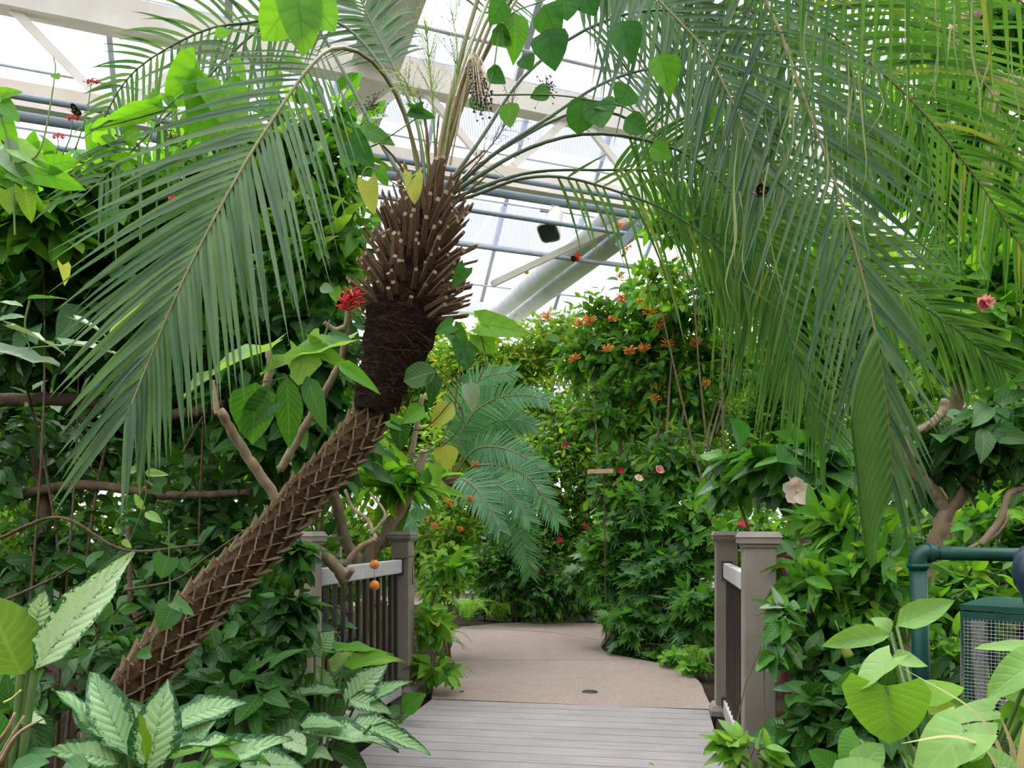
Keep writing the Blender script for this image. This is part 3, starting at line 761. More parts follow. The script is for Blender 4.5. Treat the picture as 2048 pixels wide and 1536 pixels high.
def frond(root, ctrl, n, Lmax, wd, ang=(62, 22), droop=.15, indiv=False, mat='palm', rmat='rachis', start=.25, r=(.011, .003), nrm=None, prof=(.5, .45), lift=.0, name='frond', lname='leaflet', bothsides=(1, 1), jitter=.06, seg=6, droopL=None, droopR=None, angR=None, pw=True, wstart=1.):
    pts = curve([P(*c) if pw else Vector(c) for c in ctrl], 60)
    mb = MB(); mb.tube(pts[::2] + [pts[-1]], [lerp(r[0], r[1], (i / 30) ** .8) for i in range(31)], 6, False)
    fo = child(name, mb.mesh(name, M[rmat]), root)
    stuff = MB()
    for i in range(n):
        t = start + (1 - start) * (i + .5) / n; q = t * 59; k = min(58, int(q)); p = pts[k].lerp(pts[k + 1], q - k)
        T = (pts[min(59, k + 2)] - pts[max(0, k - 1)]).normalized()
        Nn = Vector(nrm) if nrm else ((EYE - p).normalized() + UP * .35)
        Nn = (Nn - T * Nn.dot(T)).normalized(); S = T.cross(Nn)
        tt = (i + .5) / n
        pr = lerp(prof[0], 1., smooth(tt / .35)) if tt < .35 else lerp(1., prof[1], smooth((tt - .35) / .65))
        for sg in (-1, 1):
            if random.random() > bothsides[0 if sg > 0 else 1]: continue
            aa = ang if (sg > 0 or angR is None) else angR
            a = math.radians(lerp(aa[0], aa[1], tt)) + random.gauss(0, jitter)
            dv = (T * math.cos(a) + S * (sg * math.sin(a)) + Nn * (lift + random.gauss(0, jitter))).normalized()
            dr = droop if droopL is None else (droopL if sg > 0 else droopR)
            rows = leaflet_rows(p, dv, Nn, Lmax * pr * random.uniform(.9, 1.06), wd * lerp(wstart, 1., smooth(tt / .4)), dr * random.uniform(.6, 1.4), seg)
            if indiv:
                m1 = MB(); rows_to(m1, rows); child(lname, m1.mesh(lname, M[mat]), fo)
            else: rows_to(stuff, rows)
    if stuff.n: child('leaflets', stuff.mesh('leaflets', M[mat]), fo, kind='stuff')
    return fo
# ================================================================== the leaning palm
palm = thing('leaning_palm', 'leaning palm with scaly trunk and long feather fronds arching over the bridge', 'palm', P(205, 1640, 2.75))
tc_ = [(196, 1640, 2.75), (205, 1560, 2.75), (222, 1470, 2.78), (262, 1390, 2.8), (335, 1290, 2.84), (430, 1180, 2.9), (530, 1085, 2.96), (610, 990, 3.0), (680, 915, 3.05), (735, 845, 3.1), (768, 790, 3.12)]
tp = curve([P(*c) for c in tc_], 60)
tr_ = [.5 * lerp(108, 84, (i / 59) ** .6) * 2.95 / F for i in range(60)]
mb = MB(); mb.tube(tp, [r * .86 for r in tr_], 14); child('trunk', mb.mesh('trunk', M['trunkcore']), palm)
# leaf scar: a pointed cup lip, its hollow's shade put into a dark face
sv = [(-.56, -.12, .02), (.56, -.12, .02), (0, 1.02, .62), (-.31, .03, -.04), (.31, .03, -.04), (0, .66, .20), (-.56, -.12, -.2), (.56, -.12, -.2), (0, .8, .1)]
sf4 = [(0, 1, 4, 3), (1, 2, 5, 4), (2, 0, 3, 5), (6, 7, 1, 0), (1, 7, 8, 2), (6, 0, 2, 8)]; sf3 = [(3, 4, 5)]
scar_me = mesh_np('leaf_scar', sv, [np.array(sf4), np.array(sf3)], None, M['boot'], True); scar_me.materials.append(M['trunkcore']); scar_me.polygons[6].material_index = 1
NR, NA = 33, 9
for i in range(NR):
    q = 3 + (59 - 3) * (i + .5) / NR; k = min(58, int(q)); p = tp[k].lerp(tp[k + 1], q - k); T = (tp[min(59, k + 2)] - tp[max(0, k - 1)]).normalized()
    rr = tr_[k]; x0 = T.cross(Vector((0, 1, 0))).normalized(); y0 = T.cross(x0)
    for j in range(NA):
        a = 2 * math.pi * (j + .5 * (i % 2) + random.uniform(-.1, .1)) / NA; R_ = x0 * math.cos(a) + y0 * math.sin(a); X = T.cross(R_)
        sc = rr * .72 * random.uniform(.88, 1.12); m = Matrix.Identity(4)
        for r in range(3): m[r][0] = X[r] * sc * .92; m[r][1] = T[r] * sc * random.uniform(.8, .95); m[r][2] = R_[r] * sc * random.uniform(.5, .8); m[r][3] = p[r] + R_[r] * rr * .82
        child('leaf_scar', scar_me, palm, m)
# fibrous boot
bc = [(748, 830, 3.1), (765, 770, 3.12), (785, 710, 3.14), (803, 655, 3.16), (815, 605, 3.18), (828, 545, 3.2), (845, 470, 3.22), (858, 415, 3.24)]
bw = [84, 98, 122, 146, 150, 128, 105, 70]
bp = curve([P(*c) for c in bc], 36); brad = [.5 * float(np.interp(i / 35 * 7, range(8), bw)) * 3.15 / F for i in range(36)]
vs = []; nb_ = 22
for i, p in enumerate(bp):
    T = (bp[min(35, i + 1)] - bp[max(0, i - 1)]).normalized(); x0 = T.cross(Vector((0, 1, 0))).normalized(); y0 = T.cross(x0)
    for k in range(nb_):
        a = 2 * math.pi * k / nb_; vs.append(tuple(p + (x0 * math.cos(a) + y0 * math.sin(a)) * brad[i] * random.uniform(.9, 1.07)))
mb = MB(); mb.add(vs, [(i * nb_ + k, i * nb_ + (k + 1) % nb_, (i + 1) * nb_ + (k + 1) % nb_, (i + 1) * nb_ + k) for i in range(35) for k in range(nb_)])
child('fibrous_boot', mb.mesh('fibrous_boot', M['fibre']), palm)
mb = MB()
for q in range(1500):
    i = random.randint(2, 33); p = bp[i]; T = (bp[min(35, i + 1)] - bp[max(0, i - 1)]).normalized(); x0 = T.cross(Vector((0, 1, 0))).normalized(); y0 = T.cross(x0)
    a = random.uniform(0, 2 * math.pi); R_ = x0 * math.cos(a) + y0 * math.sin(a); X = T.cross(R_)
    s = p + R_ * brad[i] * .98; e = s + X * random.gauss(0, .04) + T * random.gauss(0, .02) + R_ * random.uniform(.0, .02); e2 = e + X * random.gauss(0, .02) - UP * random.uniform(0, .03) + R_ * random.uniform(-.005, .02)
    w_ = .0011; n_ = R_.cross(X) * w_
    mb.add([tuple(s + n_), tuple(s - n_), tuple(e - n_), tuple(e + n_), tuple(e2)], [(0, 1, 2, 3)], [(3, 2, 4)])
child('fibre', mb.mesh('fibre', M['trunkcore']), palm, kind='stuff')
# cut petiole stubs
st_v = [(-.5, 0, -.25), (.5, 0, -.25), (.5, 0, .25), (-.5, 0, .25), (-.36, .6, -.2), (.36, .6, -.2), (.36, .6, .2), (-.36, .6, .2), (-.3, 1., -.18), (.3, 1.0, -.18), (.3, .93, .18), (-.3, .93, .18)]
st_f = [(0, 1, 5, 4), (1, 2, 6, 5), (2, 3, 7, 6), (3, 0, 4, 7), (4, 5, 9, 8), (5, 6, 10, 9), (6, 7, 11, 10), (7, 4, 8, 11), (8, 9, 10, 11)]
stub_me = mesh_np('petiole_stub', st_v, np.array(st_f), None, M['stub'], True); stub_me.materials.append(M['stubcut']); stub_me.polygons[8].material_index = 1
ga = 2.399963
for q in range(290):
    f = (q / 289) ** .9; i = lerp(15, 34, f); k = min(34, int(i)); p = bp[k].lerp(bp[k + 1], i - k); T = (bp[min(35, k + 1)] - bp[max(0, k - 1)]).normalized()
    x0 = T.cross(Vector((0, 1, 0))).normalized(); y0 = T.cross(x0); a = q * ga + random.uniform(-.15, .15); R_ = x0 * math.cos(a) + y0 * math.sin(a); X = T.cross(R_)
    out_ = lerp(1.15, .3, f ** 1.3) + random.gauss(0, .16); dv = (R_ * out_ + T * lerp(.45, 1.0, f) + X * random.gauss(0, .2)).normalized()
    L = lerp(.12, .18, f) * random.uniform(.55, 1.25); wd = random.uniform(.017, .031); z = (R_ - dv * R_.dot(dv)).normalized(); x = dv.cross(z); m = Matrix.Identity(4); s = p + R_ * brad[k] * .8
    for r in range(3): m[r][0] = x[r] * wd; m[r][1] = dv[r] * L; m[r][2] = z[r] * wd; m[r][3] = s[r]
    child('petiole_stub', stub_me, palm, m)
CR = (862, 418, 3.26)
# big frond hanging at left, facing us
frond(palm, [(850, 400, 3.26), (828, 290, 3.2), (790, 185, 3.1), (735, 115, 2.95), (672, 96, 2.8), (618, 136, 2.66), (525, 270, 2.5), (465, 370, 2.42), (412, 468, 2.36), (358, 578, 2.3), (290, 740, 2.24), (256, 826, 2.2)], 47, .60, .0225,
      (42, 18), .10, True, 'palm', 'rachis', .36, (.010, .0025), prof=(.72, .52), droopL=.15, droopR=.12, angR=(46, 15), jitter=.035, wstart=.5)
# fronds arching over to the right and hanging down in front of the path
frond(palm, [CR, (905, 240, 3.3), (985, 20, 3.35), (1110, -110, 3.3), (1230, -90, 3.2), (1324, 7, 3.1), (1404, 93, 3.05), (1450, 173, 3.0), (1490, 260, 2.98), (1530, 380, 2.96)], 46, .54, .019, (66, 25), .12, True, 'palm', 'rachis', .45, droopL=.30, droopR=.10, angR=(60, 20))
frond(palm, [CR, (900, 200, 3.3), (1000, -100, 3.3), (1200, -260, 3.2), (1420, -180, 3.05), (1540, 20, 2.95), (1603, 183, 2.9), (1669, 360, 2.86), (1716, 519, 2.84), (1748, 650, 2.82), (1772, 800, 2.82), (1784, 960, 2.84)], 60, .58, .0195, (58, 20), .15, True, 'palm', 'rachis', .42, (.014, .003), droopL=.38, droopR=.10, angR=(48, 14), prof=(.6, .6))
frond(palm, [CR, (940, 150, 3.3), (1080, -120, 3.3), (1300, -240, 3.2), (1520, -60, 3.2), (1660, 67, 3.2), (1743, 127, 3.2), (1823, 200, 3.2), (1890, 277, 3.22), (1963, 370, 3.25), (2060, 520, 3.3)], 64, .66, .018, (62, 28), .12, False, 'palmlit', 'rachis', .42, droopL=.1, droopR=.42, angR=(62, 30))
frond(palm, [CR, (960, 130, 3.5), (1150, -150, 3.8), (1400, -260, 4.0), (1650, -150, 4.0), (1850, 20, 4.0), (1960, 150, 4.0), (2060, 330, 4.0)], 54, .7, .022, (66, 30), .14, False, 'palmlit', 'rachis', .42)
frond(palm, [CR, (960, 280, 3.4), (1050, 150, 3.5), (1180, 55, 3.6), (1320, 20, 3.7), (1480, 60, 3.8), (1640, 180, 3.8), (1760, 330, 3.8)], 50, .58, .02, (66, 25), .15, False, 'palm', 'petiole', .40, droopL=.35, droopR=.35)
frond(palm, [CR, (985, 310, 3.35), (1090, 240, 3.5), (1220, 160, 3.65), (1340, 140, 3.8), (1460, 200, 3.9), (1560, 320, 3.9), (1620, 470, 3.9)], 46, .56, .02, (64, 25), .14, False, 'palm', 'petiole', .42, droopL=.4, droopR=.15)
frond(palm, [CR, (960, 350, 3.3), (1060, 295, 3.4), (1170, 268, 3.5), (1290, 280, 3.5), (1400, 325, 3.45), (1500, 440, 3.4), (1560, 600, 3.4), (1600, 740, 3.4), (1650, 860, 3.4)], 70, .52, .016, (56, 20), .25, False, 'palmlit', 'petiole', .38, (.011, .002), droopL=.55, droopR=.15)
frond(palm, [CR, (960, 375, 3.35), (1060, 345, 3.5), (1180, 340, 3.6), (1340, 347, 3.7), (1430, 400, 3.7), (1500, 520, 3.7), (1540, 640, 3.7)], 46, .5, .02, (55, 20), .3, False, 'palmlit', 'petiole', .45, (.01, .002), droopL=.5, droopR=.2)
frond(palm, [CR, (950, 390, 3.3), (1040, 358, 3.3), (1130, 355, 3.3), (1240, 385, 3.3), (1340, 425, 3.3), (1440, 500, 3.3), (1500, 590, 3.3)], 26, .42, .014, (50, 20), .3, False, 'palmlit', 'petiole', .35, (.009, .002), droopL=.55, droopR=.1, bothsides=(.9, .4))
frond(palm, [(855, 410, 3.3), (835, 250, 3.4), (790, 140, 3.5), (740, 40, 3.6), (690, -60, 3.6), (600, -120, 3.5)], 40, .45, .02, (60, 30), .2, False, 'palm', 'petiole', .5, droopL=.4, droopR=.3)
frond(palm, [(870, 412, 3.3), (890, 260, 3.5), (930, 110, 3.8), (1010, -60, 4.0), (1120, -160, 4.1), (1250, -80, 4.1), (1350, 60, 4.1)], 44, .5, .02, (66, 25), .2, False, 'palm', 'petiole', .45, droopL=.4, droopR=.3)
frond(palm, [CR, (930, 120, 3.6), (1100, -200, 4.2), (1400, -330, 4.6), (1650, -190, 4.8), (1780, 20, 4.8), (1830, 180, 4.8), (1870, 400, 4.8), (1890, 560, 4.8)], 54, .7, .024, (60, 25), .2, False, 'palmlit', 'rachis', .46, droopL=.3, droopR=.2)
frond(palm, [CR, (950, 150, 3.2), (1150, -180, 2.9), (1500, -260, 2.6), (1800, -120, 2.5), (1990, -30, 2.5), (2120, 60, 2.5)], 30, .42, .016, (70, 40), .3, False, 'palmlit', 'rachis', .5, droopL=.6, droopR=.5)
frond(palm, [CR, (1000, 300, 3.6), (1200, 220, 4.0), (1400, 330, 4.2), (1600, 470, 4.2), (1760, 560, 4.2), (1900, 650, 4.2), (2010, 740, 4.2)], 50, .6, .03, (52, 20), .15, False, 'palmlit', 'petiole', .5, droopL=.4, droopR=.15)
# fronds beyond, upper left
frond(palm, [(850, 410, 3.3), (800, 200, 3.4), (700, 60, 3.5), (600, 30, 3.5), (500, 45, 3.5), (410, 60, 3.5), (300, 118, 3.5), (245, 170, 3.5), (208, 235, 3.5)], 34, .34, .016, (70, 35), .3, False, 'palm', 'petiole', .45, droopL=.25, droopR=.45)
frond(palm, [(845, 415, 3.3), (770, 300, 3.4), (620, 40, 3.6), (520, 60, 3.6), (440, 130, 3.5), (330, 235, 3.4), (230, 335, 3.3), (130, 425, 3.2)], 40, .42, .018, (60, 30), .5, False, 'palm', 'petiole', .5, droopL=.5, droopR=.5, bothsides=(.5, .55))
# the unsplit, pleated end of the frond that hangs lowest
pl_r = curve([P(*c) for c in ((1752, 660, 2.8), (1768, 780, 2.8), (1776, 880, 2.81), (1782, 1000, 2.82))], 15)
pl_t = curve([P(*c) for c in ((1700, 850, 2.78), (1712, 960, 2.78), (1722, 1050, 2.79), (1738, 1135, 2.8), (1756, 1120, 2.81))], 15)
mb = MB(); vs = []; uvs = []
for k in range(29):
    a_ = pl_r[min(14, k // 2)].lerp(pl_r[min(14, (k + 1) // 2)], .5); b_ = pl_t[min(14, k // 2)].lerp(pl_t[min(14, (k + 1) // 2)], .5); z_ = Vector((0, -.012 if k % 2 else .0, 0))
    for i in range(6):
        t_ = i / 5; vs.append(tuple(a_.lerp(b_, t_) + z_ * (1 - t_ * .4) + Vector((-.03, -.01, 0)) * math.sin(t_ * math.pi))); uvs.append((.5 if k % 2 else .1, t_))
mb.add(vs, [(k * 6 + i, k * 6 + i + 1, (k + 1) * 6 + i + 1, (k + 1) * 6 + i) for k in range(28) for i in range(5)], None, uvs)
child('pleated_blade', mb.mesh('pleated_blade', M['palmlit']), palm)
for k in range(34):
    x_ = random.choice((1480, 1560, 1640, 1700, 1740, 1800, 1860, 1900, 1950, 2000)) + random.uniform(-30, 30); y_ = random.uniform(-20, 420); d_ = random.uniform(2.5, 2.9); l_ = random.uniform(140, 320)
    pts = curve([P(x_, y_, d_), P(x_ + random.uniform(-12, 12), y_ + l_ * .35, d_), P(x_ + random.uniform(-20, 20), y_ + l_ * .7, d_), P(x_ + random.uniform(-34, 26), y_ + l_, d_)], 10); rows = []
    for i, p in enumerate(pts):
        a_ = Vector((math.cos(i * .25 + k), math.sin(i * .25 + k) * .4, 0)); w_ = .0035 * (1 - (i / 9) ** 3) + .0004; rows.append((p + a_ * w_, p + Vector((0, .001, 0)), p - a_ * w_))
    mb = MB(); rows_to(mb, rows); child('hanging_strand', mb.mesh('hanging_strand', M['strand']), palm)
# flower stalks
def spray(root, ctrl, nb, L, bead, mat, bmat, name, spread=.5, hang=0., beads=7, start=.3, r=.005, tr=.0012):
    pts = curve([P(*c) for c in ctrl], 24); mb = MB(); mb.tube(pts, [r, r * .4], 5, False); bd = MB()
    o8 = [(1, 0, 0), (-1, 0, 0), (0, 1, 0), (0, -1, 0), (0, 0, 1), (0, 0, -1)]; f8 = [(0, 2, 4), (2, 1, 4), (1, 3, 4), (3, 0, 4), (2, 0, 5), (1, 2, 5), (3, 1, 5), (0, 3, 5)]
    for i in range(nb):
        k = int(lerp(start, 1, random.random()) * 22); p = pts[k]; T = (pts[k + 1] - pts[k]).normalized()
        rv = Vector((random.gauss(0, 1), random.gauss(0, 1), random.gauss(0, 1))).normalized()
        dv = (T * .8 + rv * spread - UP * hang).normalized(); l = L * random.uniform(.5, 1.1)
        q = [p, p + dv * l * .5 + UP * .01, p + dv * l - UP * hang * l * .4]; mb.tube(q, [tr, tr * .6], 3, False)
        for j in range(beads):
            c = q[0].lerp(q[2], random.uniform(.25, 1)) + Vector((random.gauss(0, .004), random.gauss(0, .004), random.gauss(0, .004))); b = bead * random.uniform(.6, 1.2)
            bd.add([tuple(c + Vector(x) * b) for x in o8], None, f8)
    so = child(name, mb.mesh(name, M[mat]), root)
    if bd.n: child('berries' if bead > .004 else 'flower_buds', bd.mesh('berries', M[bmat]), so, kind='stuff')
M['bud'] = solid('flower_bud', (.36, .38, .04), (.5, .5, .1), .6, .3, 20.)
M['berry'] = solid('dark_berry', (.015, .01, .018), (.05, .03, .04), .4, .5, 30.)
M['strawstalk'] = solid('straw_stalk', (.42, .33, .2), (.55, .45, .3), .7, .2, 10.)
M['limestalk'] = solid('lime_stalk', (.25, .4, .06), (.32, .46, .1), .5, .4, 10.)
spray(palm, [(872, 380, 3.2), (868, 250, 3.1), (860, 140, 3.05), (850, 40, 3.0)], 46, .15, .0022, 'limestalk', 'bud', 'flower_stalk', .55, 0, 7, .55, .006)
spray(palm, [(862, 390, 3.2), (850, 290, 3.1), (825, 190, 3.05), (790, 130, 3.0)], 34, .11, .0028, 'limestalk', 'bud', 'flower_stalk', .6, .1, 9, .55, .005)
spray(palm, [(875, 390, 3.2), (900, 240, 3.15), (915, 120, 3.1), (900, 0, 3.1)], 36, .16, .0024, 'limestalk', 'berry', 'flower_stalk', .5, 0, 6, .5, .004)
spray(palm, [(880, 400, 3.25), (950, 330, 3.3), (1010, 250, 3.3), (1030, 180, 3.3)], 34, .15, .0024, 'twig', 'berry', 'flower_stalk', .6, .2, 5, .4, .004)
spray(palm, [(900, 330, 3.1), (930, 180, 3.05), (943, 95, 3.0), (948, 100, 3.0)], 46, .22, .0058, 'strawstalk', 'berry', 'fruit_stalk', .12, 1.2, 9, .93, .005, .0016)
for (c, w_) in (([(862, 420, 3.2), (857, 330, 3.15), (852, 250, 3.12), (835, 180, 3.1)], .010), ([(872, 420, 3.25), (890, 300, 3.2), (915, 200, 3.2), (940, 120, 3.2)], .016), ([(868, 420, 3.15), (872, 300, 3.1), (878, 230, 3.1)], .007), ([(880, 425, 3.2), (905, 360, 3.2), (970, 300, 3.2)], .008), ([(850, 420, 3.2), (800, 330, 3.15), (765, 290, 3.1)], .008), ([(885, 430, 3.2), (940, 380, 3.2), (975, 350, 3.2)], .007)):
    mb = MB(); mb.tube(curve([P(*x) for x in c], 10), [w_, w_ * .5], 5); child('dry_sheath', mb.mesh('dry_sheath', M['stub']), palm)

M['bud0'] = solid('yellow_bud', (.55, .6, .08), (.65, .68, .14), .5, .3, 20.)
# ================================================================== variegated plants, bottom left
def clump(name, label, cat, base, leaves, d, kind, group=None, mat='var', stem='greenstem', foot=None, sr=.006, up=.5, stemcurve=.0):
    root = thing(name, label, cat, foot if foot is not None else P(base[0], base[1], d), group)
    st = MB()
    for lf in leaves:
        b, t, wp = lf[0], lf[1], lf[2]; o = lf[3] if len(lf) > 3 else {}
        dd = d + o.get('d', 0); d2 = dd + o.get('dt', 0)
        leafp(root, o.get('kind', kind), o.get('mat', mat), b, t, wp * 1.3, dd, d2, o.get('var', random.randint(0, 2)), o.get('roll', random.uniform(-.25, .25)), o.get('up', up))
        if o.get('stem', True):
            A = P(b[0], b[1], dd); st.tube(curve([root.location, root.location.lerp(A, .6) + UP * .03, A], 7), [sr * 1.3, sr], 5, False)
    if st.n: child('stem', st.mesh('stem', M[stem]), root)
    return root
clump('variegated_plant', 'variegated plant with broad silvery green leaves at bottom left, before the palm trunk', 'plant', (275, 1600), [
    ((232, 1500), (113, 1330), 50, {'dt': .1}), ((258, 1512), (173, 1326), 66, {'dt': .1}), ((240, 1528), (112, 1482), 58, {'dt': -.12, 'var': 1}),
    ((296, 1545), (331, 1374), 80, {'d': -.06}), ((345, 1452), (468, 1376), 58, {'d': .12, 'dt': .05}), ((330, 1525), (502, 1450), 62, {'dt': -.12, 'var': 1}),
    ((385, 1540), (575, 1468), 58, {'dt': -.05, 'd': -.1}), ((291, 1528), (283, 1422), 26, {'mat': 'olive', 'd': -.12, 'roll': .9}),
    ((200, 1560), (100, 1545), 50, {'d': -.1}), ((330, 1560), (440, 1550), 60, {'d': -.15, 'mat': 'mid'}), ((255, 1560), (190, 1440), 60, {'mat': 'deep', 'd': .12}), ((380, 1470), (430, 1400), 60, {'mat': 'deep', 'd': .2}), ((420, 1500), (540, 1510), 60, {'d': -.12, 'mat': 'mid', 'var': 1}), ((300, 1480), (240, 1390), 60, {'d': .15}), ((180, 1530), (60, 1560), 60, {'d': -.15, 'mat': 'blue'}), ((360, 1500), (420, 1440), 54, {'d': .1}), ((220, 1480), (150, 1400), 50, {'mat': 'deep', 'd': .2})], 2.25, 'agla', 'variegated foliage plants', foot=P(275, 1620, 2.25) - UP * .3)
clump('variegated_plant', 'tall pale variegated plant with one long upright leaf at left edge', 'plant', (20, 1500), [
    ((70, 1340), (261, 1098), 68, {'mat': 'varpale', 'dt': .12, 'var': 0, 'roll': .1}), ((62, 1292), (86, 1183), 64, {'d': .08, 'var': 0}),
    ((42, 1350), (-35, 1190), 150, {'mat': 'olive', 'kind': 'ovate', 'var': 4, 'roll': .3}), ((20, 1440), (88, 1435), 44, {'mat': 'varpale', 'd': .05}), ((0, 1500), (-60, 1400), 60, {'mat': 'mid'}),
    ((30, 1530), (105, 1500), 40, {'mat': 'blue'}), ((20, 1545), (95, 1520), 46, {'mat': 'blue', 'd': -.1})], 2.0, 'agla', 'variegated foliage plants', foot=P(0, 1600, 2.0) - UP * .35, sr=.010)
tallv = [o for o in bpy.data.objects if o.get('label', '').startswith('tall pale variegated')][0]
for c in ([(-10, 1540, 1.95), (20, 1480, 1.92), (48, 1432, 1.92)], [(0, 1530, 1.93), (35, 1470, 1.9), (86, 1437, 1.9)], [(-15, 1500, 1.95), (15, 1460, 1.92), (30, 1425, 1.92)]):
    mb = MB(); mb.tube(curve([P(*x) for x in c], 10), [.009, .003], 5); child('dry_sheath', mb.mesh('dry_sheath', M['stubcut']), tallv, label='reddish brown dried leaf sheath')
mb = MB(); mb.tube(curve([P(8, 1405, 1.9), P(25, 1396, 1.9), P(42, 1380, 1.9)], 8), [.003, .007, .006, .002], 7); child('flower_bud', mb.mesh('flower_bud', M['bud0']), tallv)
clump('variegated_plant', 'sprawling variegated plant spilling over the plank deck edge beside the railing', 'plant', (640, 1500), [
    ((549, 1396), (592, 1286), 62, {'d': .0}), ((538, 1396), (503, 1300), 46, {'d': .02}), ((630, 1312), (660, 1262), 52, {'d': .1}), ((648, 1305), (782, 1288), 34, {'mat': 'mid', 'd': .1, 'var': 1}),
    ((600, 1310), (650, 1262), 40, {'mat': 'dark', 'd': .15}), ((688, 1332), (806, 1308), 40, {'mat': 'bright', 'd': .05, 'var': 1}), ((690, 1412), (757, 1325), 54, {'d': -.05}), ((712, 1408), (816, 1354), 34, {'d': -.05, 'var': 1}),
    ((553, 1402), (714, 1362), 44, {'var': 1, 'd': -.02}), ((698, 1398), (787, 1420), 38, {'var': 1, 'd': -.1}), ((578, 1462), (786, 1466), 66, {'var': 1, 'd': -.25, 'dt': -.1}), ((742, 1452), (860, 1503), 30, {'var': 0, 'd': -.3, 'dt': -.1}),
    ((558, 1478), (666, 1490), 46, {'mat': 'varpale', 'd': -.4, 'var': 2}), ((520, 1475), (604, 1402), 96, {'mat': 'dark', 'd': -.2, 'kind': 'ovate'}), ((620, 1430), (690, 1395), 50, {'mat': 'deep', 'd': .1}), ((466, 1402), (405, 1315), 40, {'d': .0}), ((522, 1408), (467, 1333), 50, {'d': .02}),
    ((660, 1340), (700, 1300), 40, {'mat': 'pale', 'd': .15}), ((600, 1500), (520, 1440), 70, {'mat': 'deep', 'd': -.35}), ((640, 1480), (560, 1530), 60, {'mat': 'deep', 'd': -.4}), ((470, 1480), (420, 1560), 60, {'mat': 'blue', 'd': -.45}), ((655, 1395), (640, 1330), 36, {'mat': 'varpale', 'd': .1}),
    ((600, 1450), (690, 1440), 50, {'d': -.3, 'var': 1}), ((480, 1530), (600, 1520), 60, {'d': -.5, 'var': 1}), ((660, 1500), (740, 1520), 44, {'mat': 'dark', 'd': -.3}), ((560, 1540), (500, 1470), 60, {'d': -.45}), ((430, 1430), (500, 1395), 46, {'mat': 'dark', 'd': -.2}), ((700, 1450), (800, 1440), 40, {'d': -.2, 'var': 2})], 3.3, 'agla', 'variegated foliage plants', foot=P(630, 1500, 3.3) - UP * .25)
clump('ground_plant', 'single plain green leaf plant leaning on the deck corner by left post', 'plant', (800, 1440), [((805, 1422), (850, 1386), 40, {'mat': 'mid', 'var': 0}), ((800, 1430), (770, 1415), 26, {'mat': 'dark'})], 4.4, 'ovate', foot=P(800, 1450, 4.4) - UP * .1)
# ================================================================== arrow-leaf plant, bottom right
clump('arrowleaf_plant', 'pale green arrow-leaved plant in the bottom corner before the wire cage', 'plant', (1900, 1560), [
    ((1793, 1252), (1908, 1205), 42, {'mat': 'pale', 'kind': 'ovate', 'd': .3, 'var': 4}), ((1781, 1270), (1650, 1280), 34, {'mat': 'pale', 'kind': 'lance', 'd': .3, 'var': 1}), ((1782, 1264), (1752, 1234), 34, {'kind': 'ovate', 'd': .32, 'mat': 'pale'}),
    ((1785, 1316), (1706, 1366), 66, {'mat': 'pale', 'd': .05, 'up': .7}), ((1783, 1318), (1864, 1324), 34, {'mat': 'pale', 'd': .06, 'kind': 'ovate'}), ((1772, 1372), (1776, 1490), 130, {'mat': 'bright', 'up': .2, 'd': .02, 'var': 0}),
    ((1846, 1392), (1928, 1370), 62, {'mat': 'bright', 'd': .06}), ((1988, 1420), (1866, 1432), 46, {'mat': 'pale', 'd': -.05}), ((1930, 1462), (1812, 1545), 120, {'mat': 'pale', 'd': -.15, 'up': .7}), ((1928, 1498), (1988, 1436), 70, {'mat': 'pale', 'd': -.12}),
    ((2070, 1300), (1950, 1290), 34, {'mat': 'pale', 'd': -.1}), ((2070, 1325), (1972, 1384), 62, {'mat': 'pale', 'd': -.15}), ((2065, 1400), (1988, 1372), 52, {'mat': 'bright', 'd': -.1}), ((1728, 1528), (1764, 1486), 54, {'mat': 'pale', 'd': .1}), ((1700, 1560), (1760, 1520), 70, {'mat': 'pale', 'd': .05}),
    ((1850, 1480), (1900, 1450), 60, {'mat': 'mid', 'd': .15}), ((1790, 1470), (1832, 1505), 50, {'mat': 'blue', 'd': .12}), ((1840, 1420), (1808, 1450), 50, {'mat': 'mid', 'd': .15}), ((2060, 1480), (1990, 1440), 60, {'mat': 'bright', 'd': .05}), ((1960, 1560), (2010, 1500), 60, {'mat': 'bright', 'd': -.15}), ((2040, 1440), (2075, 1380), 60, {'mat': 'bright', 'd': -.1}), ((1880, 1545), (1800, 1500), 70, {'mat': 'bright', 'd': .1}), ((1720, 1480), (1680, 1530), 60, {'mat': 'mid', 'd': .3}), ((1900, 1440), (1850, 1400), 56, {'mat': 'bright', 'd': .2}), ((1990, 1530), (2050, 1540), 60, {'mat': 'pale', 'd': -.2}), ((1940, 1420), (1900, 1400), 50, {'mat': 'mid', 'd': .3}), ((1670, 1545), (1620, 1500), 60, {'mat': 'mid', 'd': .5}), ((1760, 1420), (1700, 1400), 50, {'mat': 'mid', 'd': .4})],
    1.95, 'heart', mat='pale', foot=P(1905, 1620, 1.95) - UP * .2, sr=.005, up=.45)
root = thing('strap_plant', 'yellowing strap leaves arching in the bottom right corner beside wire cage', 'plant', P(2015, 1600, 1.8))
